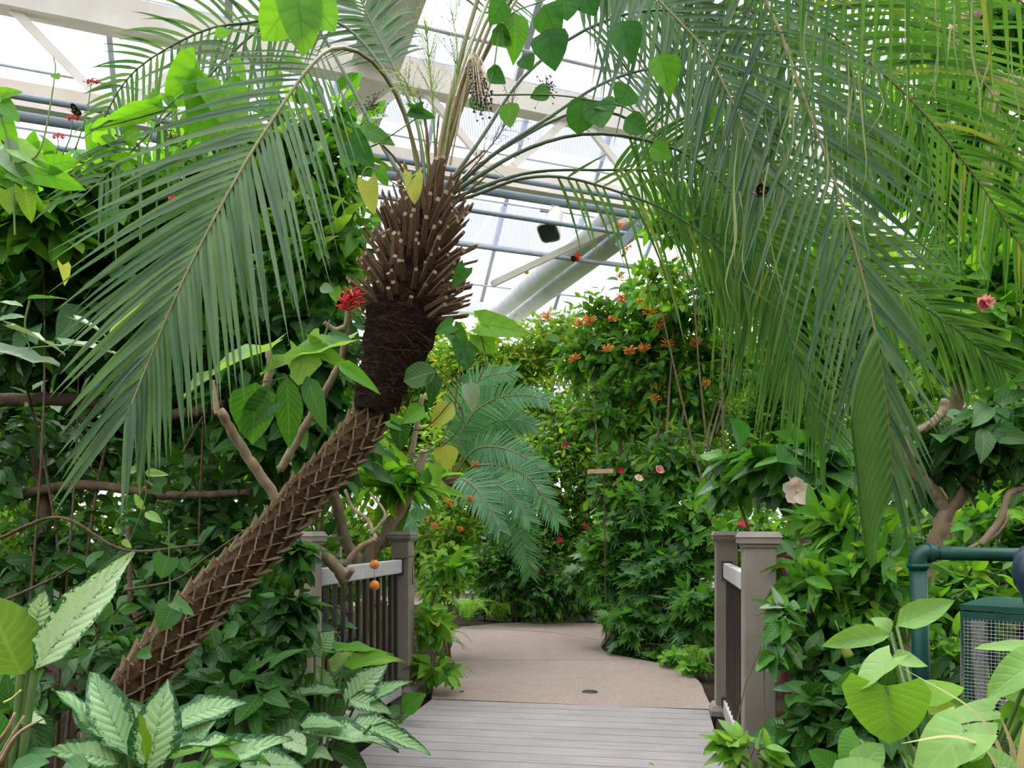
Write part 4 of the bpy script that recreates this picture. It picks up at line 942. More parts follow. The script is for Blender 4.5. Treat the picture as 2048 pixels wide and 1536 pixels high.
for c in ([(2015, 1560, 1.8), (1990, 1480, 1.8), (1936, 1414, 1.8), (1806, 1337, 1.8)], [(2010, 1570, 1.75), (1970, 1500, 1.75), (1903, 1474, 1.75), (1803, 1487, 1.72)], [(2030, 1570, 1.8), (2025, 1500, 1.8), (2000, 1430, 1.82)], [(2035, 1570, 1.75), (2045, 1490, 1.75), (2060, 1400, 1.75)]):
    pts = curve([P(*x) for x in c], 14); rows = []
    for i, p in enumerate(pts):
        T = (pts[min(13, i + 1)] - pts[max(0, i - 1)]).normalized(); a = T.cross((EYE - p).normalized() * .5 + UP).normalized(); w_ = .007 * (1 - (i / 13) ** 2) + .0006; rows.append((p + a * w_ + UP * w_ * .4, p, p - a * w_ + UP * w_ * .4))
    mb = MB(); rows_to(mb, rows); child('leaf', mb.mesh('leaf', M['straw']), root)
# ================================================================== climbing vines, big leaves placed one by one
def vine(label, leaves, d, stems, mat='vine', kind='heart', group='climbing vines', r=.004, name='climbing_vine', smat='greenstem', up=.25, wk=1.):
    root = thing(name, label, 'vine', P(*stems[0][0]) if stems else P(leaves[0][0][0], leaves[0][0][1], d), group)
    st = MB()
    for s in stems: st.tube(curve([P(*x) for x in s], 6 * len(s)), [r, r * .6], 5, False)
    if st.n: child('stem', st.mesh('stem', M[smat]), root)
    for lf in leaves:
        b, t, wp = lf[0], lf[1], lf[2]; o = lf[3] if len(lf) > 3 else {}
        dd = d + o.get('d', 0)
        leafp(root, o.get('kind', kind), o.get('mat', mat), b, t, wp * wk, dd, dd + o.get('dt', 0), o.get('var', random.randint(0, 4)), o.get('roll', random.uniform(-.3, .3)), o.get('up', up))
    return root
vine('vine with huge backlit lobed leaves hanging at the top of the arch', [((594, -8), (524, 78), 118, {'kind': 'heart', 'd': -.6, 'var': 0, 'roll': .1}), ((600, -20), (670, 58), 120, {'kind': 'heart', 'd': -.6, 'var': 0, 'roll': -.1}), ((596, 0), (608, 108), 96, {'kind': 'heart', 'd': -.62, 'var': 0}), ((560, 0), (540, 40), 50), ((585, 20), (592, 62), 18, {'mat': 'vinedark', 'd': -.03}), ((550, 130), (545, 205), 30, {'kind': 'ovate'}), ((540, 205), (548, 240), 34), ((565, 115), (612, 128), 22, {'kind': 'ovate'})], 3.15, [[(600, -40, 3.15), (598, 10, 3.15), (560, 120, 3.15), (540, 210, 3.15), (550, 300, 3.2)], [(660, -10, 3.15), (590, 20, 3.1), (510, 60, 3.1)]])
vine('vine with cluster of large sunlit lobed leaves over white roof beam, left', [((402, 142), (332, 208), 96, {'kind': 'heart', 'var': 0}), ((425, 172), (388, 284), 124, {'kind': 'lobed', 'var': 0}), ((440, 172), (480, 270), 100, {'kind': 'heart', 'var': 0}), ((370, 145), (395, 180), 50), ((315, 212), (168, 262), 50, {'kind': 'lobed', 'var': 1}), ((300, 190), (325, 215), 34), ((268, 250), (258, 294), 30, {'kind': 'ovate'}), ((205, 270), (245, 310), 26, {'kind': 'ovate'}), ((260, 322), (212, 330), 34), ((465, 115), (490, 160), 26, {'kind': 'ovate'}), ((430, 70), (462, 62), 24, {'kind': 'ovate'}), ((330, 190), (350, 215), 26)], 3.3, [[(280, 480, 3.3), (285, 330, 3.3), (330, 220, 3.3), (420, 150, 3.3), (470, 80, 3.3)], [(330, 220, 3.3), (260, 240, 3.3), (180, 260, 3.3)]])
vine('young vine leaves on crown of the palm, two of them yellowing', [((735, 362), (747, 427), 44, {'mat': 'yellow', 'var': 0}), ((825, 350), (830, 407), 42, {'mat': 'yellow', 'var': 0}), ((757, 338), (775, 372), 30, {'mat': 'vine'}), ((822, 222), (872, 236), 26, {'mat': 'vinedark'}), ((845, 215), (815, 225), 22, {'mat': 'vinedark'}), ((930, 535), (905, 575), 34, {'mat': 'vinedark'}), ((735, 262), (788, 280), 34, {'mat': 'blue'}), ((700, 280), (745, 330), 60, {'mat': 'vinedark'}), ((700, 330), (690, 290), 40, {'mat': 'mid'})], 2.98, [[(720, 360, 3.0), (740, 335, 3.0), (800, 372, 2.98), (830, 350, 2.98)], [(690, 300, 3.0), (750, 290, 3.0), (850, 225, 3.0)]], group=None)
vine('dark round-leaved vine across the upper right of palm crown', [((1098, 58), (1106, 134), 64, {'mat': 'vinedark', 'kind': 'ovate'}), ((1088, 10), (1112, 72), 58, {'mat': 'vinedark'}), ((1046, 112), (1062, 138), 34, {'mat': 'vinedark'}), ((1030, 25), (1034, 112), 44, {'mat': 'mid'}), ((1165, 192), (1163, 258), 52, {'mat': 'vinedark', 'kind': 'round'}), ((1192, 202), (1206, 258), 56, {'mat': 'vinedark'}), ((1236, 205), (1188, 216), 24, {'mat': 'blue'}), ((1242, 42), (1266, 118), 58, {'mat': 'vinedark'}), ((1320, 108), (1342, 188), 58, {'mat': 'vine'}), ((1260, 172), (1236, 212), 48, {'mat': 'vinedark'}), ((1250, 236), (1294, 268), 38, {'mat': 'vinedark'}), ((1018, 205), (1022, 258), 36, {'mat': 'mid'}), ((975, 140), (1010, 165), 30, {'mat': 'vinedark'}), ((985, 60), (1020, 85), 34, {'mat': 'vinedark'}), ((1010, 0), (985, 45), 40, {'mat': 'vinedark'}), ((1130, -5), (1135, 40), 50, {'mat': 'vinedark'}), ((1100, 180), (1060, 195), 26, {'mat': 'blue'}), ((1300, 295), (1345, 315), 34, {'mat': 'mid'}), ((940, 195), (975, 220), 26, {'mat': 'vinedark'}), ((1170, -10), (1190, 30), 44, {'mat': 'vinedark'}), ((1420, 215), (1440, 250), 40, {'mat': 'vine'})], 3.05, [[(960, 230, 3.05), (985, 150, 3.05), (1010, 40, 3.05), (1090, 0, 3.05)], [(980, 190, 3.05), (1100, 190, 3.05), (1180, 200, 3.05), (1260, 220, 3.05), (1330, 290, 3.1)]], up=.2, kind='ovate', wk=1.2)
vine('trailing vine with big veined leaves hanging right beside the dark trunk boot', [((872, 742), (806, 760), 58, {'mat': 'deep', 'kind': 'round', 'var': 0}), ((930, 684), (930, 738), 56, {'mat': 'vinedark'}), ((962, 648), (1058, 664), 62, {'mat': 'vine', 'var': 0}), ((958, 668), (988, 708), 50, {'mat': 'vine'}), ((938, 762), (946, 824), 40, {'mat': 'silver', 'kind': 'ovate'}), ((908, 808), (860, 852), 44, {'mat': 'yellow', 'kind': 'ovate'}), ((848, 812), (806, 848), 40, {'mat': 'mid', 'kind': 'ovate'}), ((890, 888), (895, 942), 50, {'mat': 'yellow', 'kind': 'ovate'}), ((870, 745), (860, 810), 34, {'mat': 'deep', 'kind': 'ovate'}), ((925, 765), (938, 745), 22, {'mat': 'vinedark'}), ((905, 650), (870, 665), 36, {'mat': 'mid'}), ((905, 660), (935, 690), 44, {'mat': 'mid'}), ((800, 850), (800, 900), 46, {'mat': 'dark'}), ((780, 840), (812, 860), 30, {'mat': 'mid'}), ((868, 930), (880, 975), 30, {'mat': 'bright'}), ((850, 940), (862, 965), 30, {'mat': 'dark'}), ((840, 1015), (835, 1040), 34, {'mat': 'blue', 'kind': 'round'}), ((920, 715), (950, 722), 26, {'mat': 'blue'})], 3.0,
     [[(870, 742, 3.0), (905, 790, 3.0), (925, 840, 3.0), (880, 895, 3.0), (810, 905, 3.0), (770, 870, 3.02)], [(870, 730, 3.0), (915, 765, 3.0), (920, 720, 3.0), (930, 690, 3.0)], [(915, 770, 3.0), (905, 830, 3.0), (880, 890, 3.0)], [(958, 760, 3.0), (972, 720, 3.0), (960, 665, 3.0)], [(790, 815, 3.02), (800, 850, 3.02), (850, 856, 3.0), (905, 800, 3.0)]], r=.0034, smat='barkdark')
vine('broad pale leaves catching light behind the left hanging frond', [((690, 690), (510, 712), 64, {'mat': 'pale', 'kind': 'lobed', 'var': 1, 'up': .75}), ((540, 700), (350, 752), 84, {'mat': 'pale', 'kind': 'lobed', 'var': 1, 'up': .7}), ((335, 652), (212, 738), 80, {'mat': 'pale', 'up': .7}), ((330, 600), (190, 640), 60, {'mat': 'pale', 'up': .7}), ((610, 702), (596, 770), 92, {'mat': 'pale', 'kind': 'lobed', 'var': 0, 'up': .5}), ((675, 724), (760, 782), 32, {'mat': 'mid', 'kind': 'ovate', 'd': -.1}), ((613, 752), (650, 858), 42, {'mat': 'blue', 'kind': 'ovate'}), ((572, 752), (586, 890), 54, {'mat': 'dark', 'kind': 'lance'}), ((512, 765), (502, 888), 96, {'mat': 'mid', 'kind': 'ovate', 'up': .1, 'var': 0}), ((640, 575), (668, 582), 24, {'mat': 'silver', 'kind': 'ovate'}), ((640, 672), (610, 690), 36, {'mat': 'pale'}), ((655, 668), (706, 680), 20, {'mat': 'blue', 'kind': 'ovate'}), ((540, 800), (470, 860), 60, {'mat': 'dark'}), ((620, 690), (700, 735), 40, {'mat': 'bright'})], 2.75, [[(660, 640, 2.78), (640, 690, 2.78), (610, 705, 2.76), (580, 750, 2.78), (520, 765, 2.78)]], group=None)
vine('wavy grey-green leaves lit from above at the left edge of picture', [((-10, 700), (120, 738), 52, {'mat': 'silver', 'kind': 'lobed'}), ((15, 655), (132, 684), 46, {'mat': 'silver', 'kind': 'lobed', 'var': 1}), ((125, 690), (238, 690), 56, {'mat': 'silver', 'kind': 'lobed'}), ((55, 598), (133, 592), 32, {'mat': 'blue', 'kind': 'ovate'}), ((-5, 604), (46, 616), 30, {'mat': 'blue', 'kind': 'ovate'}), ((150, 640), (215, 660), 40, {'mat': 'silver'}), ((0, 640), (40, 620), 40, {'mat': 'dark'}), ((125, 530), (132, 570), 30, {'mat': 'yellow', 'kind': 'heart'})], 2.5, [[(-40, 720, 2.55), (40, 700, 2.55), (130, 690, 2.55), (240, 680, 2.55)], [(60, 600, 2.5), (50, 650, 2.5), (60, 700, 2.5)]], group=None, up=.75)
vine('slender light green tendril vine dangling below the left frond tip', [((285, 870), (302, 862), 14), ((275, 940), (248, 942), 18), ((290, 945), (335, 948), 18), ((285, 1000), (268, 1010), 36), ((290, 1025), (325, 1045), 22), ((240, 1068), (225, 1055), 14), ((245, 1080), (262, 1094), 14)], 2.3, [[(288, 860, 2.3), (292, 890, 2.3), (288, 940, 2.3), (292, 985, 2.3), (280, 1030, 2.3), (258, 1085, 2.3)], [(240, 1070, 2.3), (232, 1050, 2.3), (242, 1030, 2.3), (230, 1020, 2.3)]], mat='pale', kind='ovate', r=.0022, group=None)
vine('dull blue-green heart leaves hanging in the dark below the trunk', [((335, 1115), (318, 1158), 52), ((345, 1215), (318, 1262), 60), ((300, 1305), (270, 1312), 28), ((350, 1205), (388, 1228), 30)], 2.6, [[(338, 1040, 2.62), (338, 1120, 2.62), (336, 1210, 2.62), (290, 1310, 2.6)]], mat='blue', r=.003, group=None)
vine('upper left edge vine with glossy leaves close to the roof beam', [((-5, 190), (42, 182), 28, {'mat': 'vine'}), ((0, 205), (40, 248), 40, {'mat': 'mid'}), ((0, 240), (28, 288), 50, {'mat': 'vine'}), ((5, 300), (70, 365), 62, {'mat': 'silver'}), ((40, 300), (108, 342), 46, {'mat': 'pale'}), ((70, 345), (155, 365), 50, {'mat': 'vine'}), ((30, 345), (75, 380), 40, {'mat': 'mid'}), ((110, 150), (118, 160), 20, {'mat': 'bright'}), ((100, 330), (155, 320), 40), ((10, 380), (20, 430), 40, {'mat': 'olive'}), ((50, 380), (60, 440), 40, {'mat': 'olive'})], 2.9, [[(30, 470, 2.9), (25, 350, 2.9), (10, 260, 2.9), (-20, 180, 2.9)], [(30, 330, 2.9), (80, 300, 2.9), (110, 150, 2.95), (107, 115, 2.95)]], group='climbing vines')
# ================================================================== woody branches
def tree_limbs(name, label, limbs, mat, cat='tree'):
    root = thing(name, label, cat, P(*limbs[0][0][0]))
    for (pts, r0, r1) in limbs:
        mb = MB(); pc = curve([P(*x) for x in pts], 8 * len(pts)); n = len(pc)
        mb.tube([p + Vector((random.gauss(0, 1), random.gauss(0, 1), random.gauss(0, 1))) * r0 * .06 for p in pc], [lerp(r0, r1, i / (n - 1)) * random.uniform(.93, 1.08) for i in range(n)], 9); child('branch', mb.mesh('branch', M[mat]), root)
    return root
tree_limbs('leaning_shrub_tree', 'bare tan branch crossing behind trunk and resting on the railing', [
    ([(690, 1160, 3.9), (660, 1120, 3.85), (600, 1070, 3.8), (545, 985, 3.7), (480, 890, 3.6), (440, 820, 3.5)], .030, .022),
    ([(688, 1130, 3.9), (720, 1095, 3.9), (752, 1078, 3.9)], .017, .013), ([(690, 1160, 3.9), (705, 1140, 3.85)], .017, .014), ([(752, 1078, 3.9), (735, 1040, 3.95), (705, 1015, 4.0), (690, 980, 4.0)], .011, .008), ([(740, 1070, 3.9), (770, 1030, 3.95), (740, 985, 4.0)], .009, .006), ([(435, 830, 3.5), (425, 760, 3.5)], .016, .01)], 'bark')
tree_limbs('shrub_tree', 'dark forked trunk rising behind the left railing', [([(735, 1420, 5.2), (745, 1250, 5.2), (735, 1130, 5.2), (770, 1070, 5.2), (815, 990, 5.2), (850, 900, 5.2)], .075, .03), ([(735, 1150, 5.2), (690, 1080, 5.2), (670, 1000, 5.1), (620, 900, 5.0)], .045, .03), ([(800, 1010, 5.2), (830, 870, 5.2), (845, 790, 5.2)], .022, .016), ([(745, 1250, 5.2), (760, 1200, 5.2)], .06, .05)], 'bark')
tree_limbs('pole_branch', 'slim upright grey branch below the red flower, left of palm boot', [([(560, 940, 3.25), (640, 800, 3.2), (682, 720, 3.15), (695, 640, 3.1), (697, 610, 3.08)], .018, .012), ([(690, 655, 3.1), (670, 660, 3.1), (648, 645, 3.08)], .012, .009), ([(530, 780, 3.2), (540, 735, 3.2), (536, 700, 3.2)], .018, .013)], 'bark')
tree_limbs('shrub_tree', 'brown horizontal boughs in the dark thicket at left', [([(-40, 1010, 4.4), (150, 970, 4.3), (330, 990, 4.2), (500, 985, 4.2)], .035, .02), ([(-20, 800, 4.4), (160, 800, 4.3), (330, 830, 4.2), (450, 810, 4.1)], .04, .03), ([(60, 1400, 4.4), (50, 1200, 4.4), (90, 1050, 4.4), (70, 900, 4.4)], .04, .03), ([(-10, 1080, 3.4), (120, 1035, 3.4), (250, 1100, 3.4), (400, 1090, 3.4)], .008, .006), ([(0, 1205, 3.2), (100, 1160, 3.2), (150, 1130, 3.2)], .007, .005), ([(250, 1180, 3.2), (350, 1160, 3.2), (420, 1110, 3.2), (520, 1040, 3.2)], .006, .004), ([(270, 1400, 3.6), (250, 1300, 3.6), (260, 1180, 3.6), (255, 1050, 3.6)], .012, .01)], 'barkdark')
tree_limbs('canopy_tree', 'gnarled brown limbs of a tree at upper right behind the fronds', [([(2080, 240, 5.2), (1990, 160, 5.2), (1915, 110, 5.2), (1910, 60, 5.2), (1950, 20, 5.2), (1960, -40, 5.2)], .06, .05), ([(2080, 185, 5.2), (2010, 160, 5.2), (1960, 150, 5.2), (1900, 160, 5.2)], .05, .03), ([(1890, 1200, 5.0), (1900, 900, 5.0), (1960, 500, 5.2), (1990, 170, 5.2)], .05, .04)], 'bark')
tree_limbs('small_tree', 'crooked brown small tree at right behind the green pipe frame', [([(1800, 1460, 3.3), (1815, 1290, 3.3), (1850, 1150, 3.3), (1885, 1040, 3.3), (1930, 980, 3.3), (1960, 910, 3.3)], .055, .025), ([(1900, 1030, 3.3), (1870, 985, 3.3), (1830, 940, 3.3), (1800, 870, 3.3)], .028, .02), ([(1790, 860, 3.3), (1840, 862, 3.3), (1880, 830, 3.3), (1890, 800, 3.3)], .024, .018), ([(1960, 1090, 3.1), (2000, 1040, 3.1), (2018, 990, 3.1), (2050, 975, 3.1)], .014, .014), ([(1930, 1100, 3.1), (1990, 1070, 3.1), (2020, 1030, 3.1)], .008, .006)], 'bark')
tree_limbs('bare_stem_shrub', 'clump of bare tan stems at right below the pale pink flower', [([(1620, 1330, 4.2), (1625, 1180, 4.2), (1618, 1090, 4.2), (1590, 1040, 4.2), (1570, 980, 4.2), (1565, 900, 4.2)], .038, .014), ([(1622, 1110, 4.2), (1600, 1030, 4.2), (1610, 940, 4.2)], .02, .012), ([(1628, 1130, 4.2), (1640, 1020, 4.2), (1650, 950, 4.2), (1640, 880, 4.2)], .024, .015), ([(1645, 1330, 4.25), (1650, 1180, 4.25), (1662, 1040, 4.25), (1670, 900, 4.25)], .028, .016), ([(1610, 1090, 4.2), (1590, 1060, 4.2), (1560, 1010, 4.2)], .014, .01)], 'bark', 'shrub')
# ================================================================== shrubs
H = ('heart', 'ovate'); O = ('ovate',); LA = ('lance', 'ovate')
# left side
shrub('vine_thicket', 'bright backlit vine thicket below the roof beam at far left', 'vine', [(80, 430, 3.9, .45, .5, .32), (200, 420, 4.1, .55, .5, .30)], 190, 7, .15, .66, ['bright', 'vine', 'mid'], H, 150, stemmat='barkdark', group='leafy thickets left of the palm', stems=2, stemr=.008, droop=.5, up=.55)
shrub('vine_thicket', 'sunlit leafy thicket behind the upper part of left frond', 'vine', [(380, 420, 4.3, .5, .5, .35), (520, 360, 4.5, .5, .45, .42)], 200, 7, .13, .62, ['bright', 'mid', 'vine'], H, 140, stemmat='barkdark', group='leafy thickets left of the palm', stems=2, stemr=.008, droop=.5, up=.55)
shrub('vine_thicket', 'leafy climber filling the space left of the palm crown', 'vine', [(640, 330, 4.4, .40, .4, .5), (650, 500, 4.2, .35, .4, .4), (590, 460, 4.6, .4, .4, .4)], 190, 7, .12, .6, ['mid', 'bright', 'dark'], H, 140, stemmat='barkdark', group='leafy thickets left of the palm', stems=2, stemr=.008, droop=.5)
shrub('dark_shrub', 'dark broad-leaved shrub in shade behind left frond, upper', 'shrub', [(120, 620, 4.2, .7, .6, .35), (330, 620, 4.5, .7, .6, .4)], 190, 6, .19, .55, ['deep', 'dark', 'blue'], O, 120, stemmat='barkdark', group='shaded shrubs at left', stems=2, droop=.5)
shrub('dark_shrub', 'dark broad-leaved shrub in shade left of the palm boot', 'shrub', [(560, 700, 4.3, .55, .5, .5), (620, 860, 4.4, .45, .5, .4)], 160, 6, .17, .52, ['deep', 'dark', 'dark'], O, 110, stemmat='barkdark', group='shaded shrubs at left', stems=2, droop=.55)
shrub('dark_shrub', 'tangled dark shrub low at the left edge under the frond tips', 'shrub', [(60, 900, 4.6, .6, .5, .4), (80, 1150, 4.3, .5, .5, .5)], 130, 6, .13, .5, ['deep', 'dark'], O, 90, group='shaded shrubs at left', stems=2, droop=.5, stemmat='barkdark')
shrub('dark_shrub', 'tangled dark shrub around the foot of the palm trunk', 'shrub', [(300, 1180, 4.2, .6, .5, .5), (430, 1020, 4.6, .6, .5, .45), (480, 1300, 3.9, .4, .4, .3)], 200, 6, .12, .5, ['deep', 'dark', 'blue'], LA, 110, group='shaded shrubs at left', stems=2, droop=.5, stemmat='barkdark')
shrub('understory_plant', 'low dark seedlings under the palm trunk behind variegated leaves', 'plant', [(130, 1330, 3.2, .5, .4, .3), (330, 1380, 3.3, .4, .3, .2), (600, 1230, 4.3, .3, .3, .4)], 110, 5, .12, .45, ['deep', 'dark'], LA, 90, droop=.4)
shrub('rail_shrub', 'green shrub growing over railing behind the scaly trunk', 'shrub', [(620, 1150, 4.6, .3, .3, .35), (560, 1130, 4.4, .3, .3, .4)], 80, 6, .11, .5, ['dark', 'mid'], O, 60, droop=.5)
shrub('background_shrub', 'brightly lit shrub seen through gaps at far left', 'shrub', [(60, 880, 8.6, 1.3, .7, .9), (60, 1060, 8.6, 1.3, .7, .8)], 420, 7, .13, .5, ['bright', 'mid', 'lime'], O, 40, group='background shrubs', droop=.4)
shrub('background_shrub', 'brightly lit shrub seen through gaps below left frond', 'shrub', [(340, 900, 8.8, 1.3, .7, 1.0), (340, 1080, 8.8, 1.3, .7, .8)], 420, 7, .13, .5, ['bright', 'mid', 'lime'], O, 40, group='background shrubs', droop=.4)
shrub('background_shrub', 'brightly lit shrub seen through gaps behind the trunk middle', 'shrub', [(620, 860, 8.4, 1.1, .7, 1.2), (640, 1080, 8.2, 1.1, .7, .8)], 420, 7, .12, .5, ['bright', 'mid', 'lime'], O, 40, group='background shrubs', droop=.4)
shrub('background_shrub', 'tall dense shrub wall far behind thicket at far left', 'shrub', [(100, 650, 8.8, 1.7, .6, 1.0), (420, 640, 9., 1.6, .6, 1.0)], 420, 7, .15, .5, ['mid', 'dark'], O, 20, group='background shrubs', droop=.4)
# deep backdrop
for i, (x, lab) in enumerate(((-40, 'tall hedge by far wall at the extreme left, mostly hidden'), (420, 'tall hedge by far wall behind the left frond, mostly hidden'), (860, 'tall hedge by far wall just right of the palm boot'), (1280, 'tall hedge by the far wall behind the centre shrubs'), (1700, 'tall hedge by far wall behind the hanging fronds'), (2100, 'tall hedge by far wall at the extreme right, mostly hidden'))):
    k_ = (x - 1024) / F; dh = 13.2 / (.9385 - .3453 * k_)
    if k_ > 0: dh = min(dh, 9.8 / (.9385 * k_ + .3453))
    shrub('background_hedge', lab, 'hedge', [(x, 900, dh, 1.8, .35, 1.0), (x, 1090, dh, 1.8, .35, .8), (x + 30, 760, dh, 1.7, .35, .8)], 1000 if 800 < x < 1800 else 560, 8, .2, .5, ['mid', 'bright', 'lime'], O, 12, group='background hedges', droop=.4)
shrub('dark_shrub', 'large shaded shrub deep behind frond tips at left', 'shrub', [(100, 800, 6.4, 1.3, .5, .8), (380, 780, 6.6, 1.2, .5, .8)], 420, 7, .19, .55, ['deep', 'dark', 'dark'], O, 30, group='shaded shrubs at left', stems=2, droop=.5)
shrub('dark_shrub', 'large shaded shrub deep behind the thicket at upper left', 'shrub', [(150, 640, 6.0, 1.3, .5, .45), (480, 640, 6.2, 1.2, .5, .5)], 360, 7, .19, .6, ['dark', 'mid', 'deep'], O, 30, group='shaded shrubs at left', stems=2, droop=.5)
# centre: brighter leaf colours stand in for the strong light here
shrub('firebush', 'light green bush with orange flower tips right behind left railing post', 'bush', [(890, 1080, 6.6, .32, .35, .42), (930, 1020, 6.9, .36, .35, .3), (880, 1160, 6.2, .22, .25, .25)], 190, 8, .085, .5, ['bright', 'lime', 'mid'], O, 130, droop=.5)
shrub('bedding_plant', 'leggy green plant leaning on path beside the left railing post', 'plant', [(870, 1240, 5.3, .14, .14, .16), (880, 1330, 5.2, .14, .12, .12), (905, 1130, 5.6, .16, .16, .14)], 46, 5, .12, .5, ['bright', 'mid'], O, 120, droop=.5, stems=5, stemr=.008)
shrub('rosette_plant', 'plant with long strap-like bright leaves in front of cycad, beside trunk', 'plant', [(825, 975, 5.3, .16, .12, .1), (770, 960, 5.3, .16, .12, .1)], 14, 6, .3, .2, ['bright', 'mid'], ('lance',), 100, droop=.25, stems=2, stemr=.008, tw=.2, stemmat='bark')
shrub('background_shrub', 'tall pale green hedge with pinkish tips against the far wall, centre left', 'hedge', [(980, 740, 12., 1.1, .6, .9), (960, 900, 11.6, 1.1, .6, .9), (1120, 700, 12.2, 1., .6, .7), (1105, 840, 11.8, .7, .5, .9)], 1250, 8, .13, .45, ['lime', 'lime', 'bright'], O, 60, group='background shrubs', droop=.5)
shrub('background_shrub', 'yellow green hedge against the far wall behind the orange-flowered shrub', 'hedge', [(1260, 760, 12., 1.2, .6, 1.2), (1450, 780, 12., 1.2, .6, 1.2), (1300, 920, 11.6, 1.4, .6, .9)], 1000, 8, .13, .45, ['lime', 'lime', 'bright'], O, 60, group='background shrubs', droop=.5)
shrub('background_shrub', 'mid green shrub at path end, behind the small wooden ledge', 'shrub', [(1130, 960, 10.2, 1.0, .5, .8), (1030, 1060, 10., .8, .5, .6), (1180, 850, 10.4, .8, .5, .7), (1130, 1070, 10.2, .7, .5, .7)], 900, 7, .10, .5, ['mid', 'bright', 'lime', 'dark'], O, 100, group='background shrubs', droop=.4)
shrub('background_shrub', 'dark glossy bush with tiny red flowers at the end of path', 'bush', [(1020, 1130, 9.4, .65, .4, .6), (1100, 1180, 9.3, .6, .4, .4)], 420, 7, .10, .5, ['deep', 'dark', 'mid'], O, 140, group='background shrubs', droop=.4)
sh = shrub('orange_flowered_shrub', 'tall loose shrub topped with orange flower clusters, centre right', 'shrub', [(1260, 640, 8.4, .65, .5, .55), (1190, 720, 8.6, .55, .4, .5), (1330, 720, 8.2, .65, .5, .7), (1240, 820, 8.4, .7, .4, .5), (1390, 600, 7.8, .5, .4, .5), (1430, 720, 8.2, .5, .4, .5), (1400, 830, 8.6, .5, .4, .4)], 680, 8, .13, .5, ['mid', 'blue', 'bright', 'bright'], O, 280, droop=.55, base=tuple(P(1290, 1290, 8.2)), stems=14, stemr=.02, stemmat='bark')
shrub('vine_arch', 'yellow-green leafy vine climbing beneath the right end of truss', 'vine', [(1350, 440, 6.8, .42, .4, .30), (1470, 430, 6.6, .5, .4, .45), (1330, 560, 7.2, .35, .3, .25)], 230, 8, .10, .52, ['bright', 'lime', 'mid'], O, 130, droop=.5, base=tuple(P(1480, 1250, 6.8)), stems=5)
shrub('aralia_shrub', 'dark green jagged-leaved shrub overhanging the inner curve of the path', 'shrub', [(1280, 1240, 7.0, .38, .35, .22), (1330, 1150, 7.1, .42, .35, .4), (1220, 1130, 7.5, .38, .3, .4), (1390, 1220, 6.6, .25, .3, .3), (1300, 1040, 7.4, .45, .35, .4)], 420, 7, .17, .95, ['dark', 'blue', 'mid', 'mid'], ('palmate',), 290, droop=.75, base=tuple(PG(1330, 1310)), stems=14, stemr=.012, stemmat='bark', up=.8)
shrub('fishtail_shrub', 'upright leafy shrub with dark drooping leaf columns behind aralia', 'shrub', [(1340, 930, 7.6, .4, .35, .5), (1240, 960, 8.0, .4, .35, .5), (1400, 1060, 7.2, .3, .3, .5)], 280, 7, .13, .5, ['bright', 'mid', 'blue', 'dark'], ('fish', 'ovate'), 160, droop=.8, base=tuple(PG(1370, 1300)), stems=10, stemmat='bark')
shrub('low_plant', 'small leafy groundcover where the path meets the right railing', 'plant', [(1390, 1330, 5.9, .12, .15, .05), (1350, 1310, 6.2, .12, .12, .06)], 22, 5, .09, .7, ['mid', 'bright'], H, 60, droop=.3, stems=2, stemr=.005)
# right
shrub('background_shrub', 'bright background shrub seen under the hanging fronds', 'shrub', [(1560, 860, 9.2, .9, .6, 1.0), (1500, 950, 8.6, .7, .5, .6)], 520, 8, .12, .5, ['lime', 'bright', 'mid'], O, 80, group='background shrubs', droop=.45)
shrub('background_shrub', 'bright background shrub farther right beyond the crooked small tree', 'shrub', [(1800, 930, 8.8, 1.0, .6, 1.0), (2000, 950, 8.4, 1.0, .6, 1.0)], 520, 8, .13, .5, ['mid', 'bright', 'lime'], O, 80, group='background shrubs', droop=.45)
shrub('background_shrub', 'tall bright leafy mass behind the hanging fronds, upper right', 'shrub', [(1650, 560, 8.6, 1.2, .6, .9), (1820, 700, 8.6, 1.1, .6, .9), (1600, 700, 9., 1., .6, .8)], 560, 7, .15, .55, ['bright', 'mid', 'lime'], O, 80, group='background shrubs', droop=.45)
shrub('leafy_tree', 'bright leafy tree crown behind fronds in the upper right corner', 'tree', [(1880, 300, 5.8, .85, .6, .6), (2000, 430, 5.6, .7, .5, .6), (1960, 80, 5.8, .7, .6, .45)], 420, 8, .13, .58, ['bright', 'mid', 'dark', 'mid'], H, 240, droop=.5, up=.5, stems=0, base=tuple(P(1960, 520, 5.6)))
shrub('leafy_tree', 'green leafy tree crown at right edge above the pink bud', 'tree', [(1960, 640, 5.0, .55, .5, .45), (2030, 520, 5.0, .4, .4, .4)], 210, 7, .16, .55, ['bright', 'mid', 'mid'], LA, 150, droop=.45, stems=0, base=tuple(P(2010, 900, 5.0)))
shrub('drooping_leaf_tree', 'dark glossy drooping leaves at right edge above the pipe frame', 'tree', [(1950, 860, 3.3, .26, .22, .16), (2040, 840, 3.2, .2, .2, .2), (1860, 930, 3.4, .12, .12, .12)], 60, 6, .17, .42, ['deep', 'dark', 'dark', 'blue'], ('ovate', 'lance'), 260, droop=1.0, stems=0, base=tuple(P(1930, 985, 3.3)))
hib = shrub('hibiscus_shrub', 'hibiscus shrub with broad toothed leaves and a pale pink flower', 'shrub', [(1600, 930, 4.0, .28, .22, .12), (1470, 940, 4.4, .14, .15, .14), (1660, 900, 4.1, .14, .15, .1)], 46, 5, .20, .64, ['dark', 'vinedark', 'mid', 'deep'], H, 240, droop=.9, stems=4, base=tuple(P(1620, 1330, 4.2)))
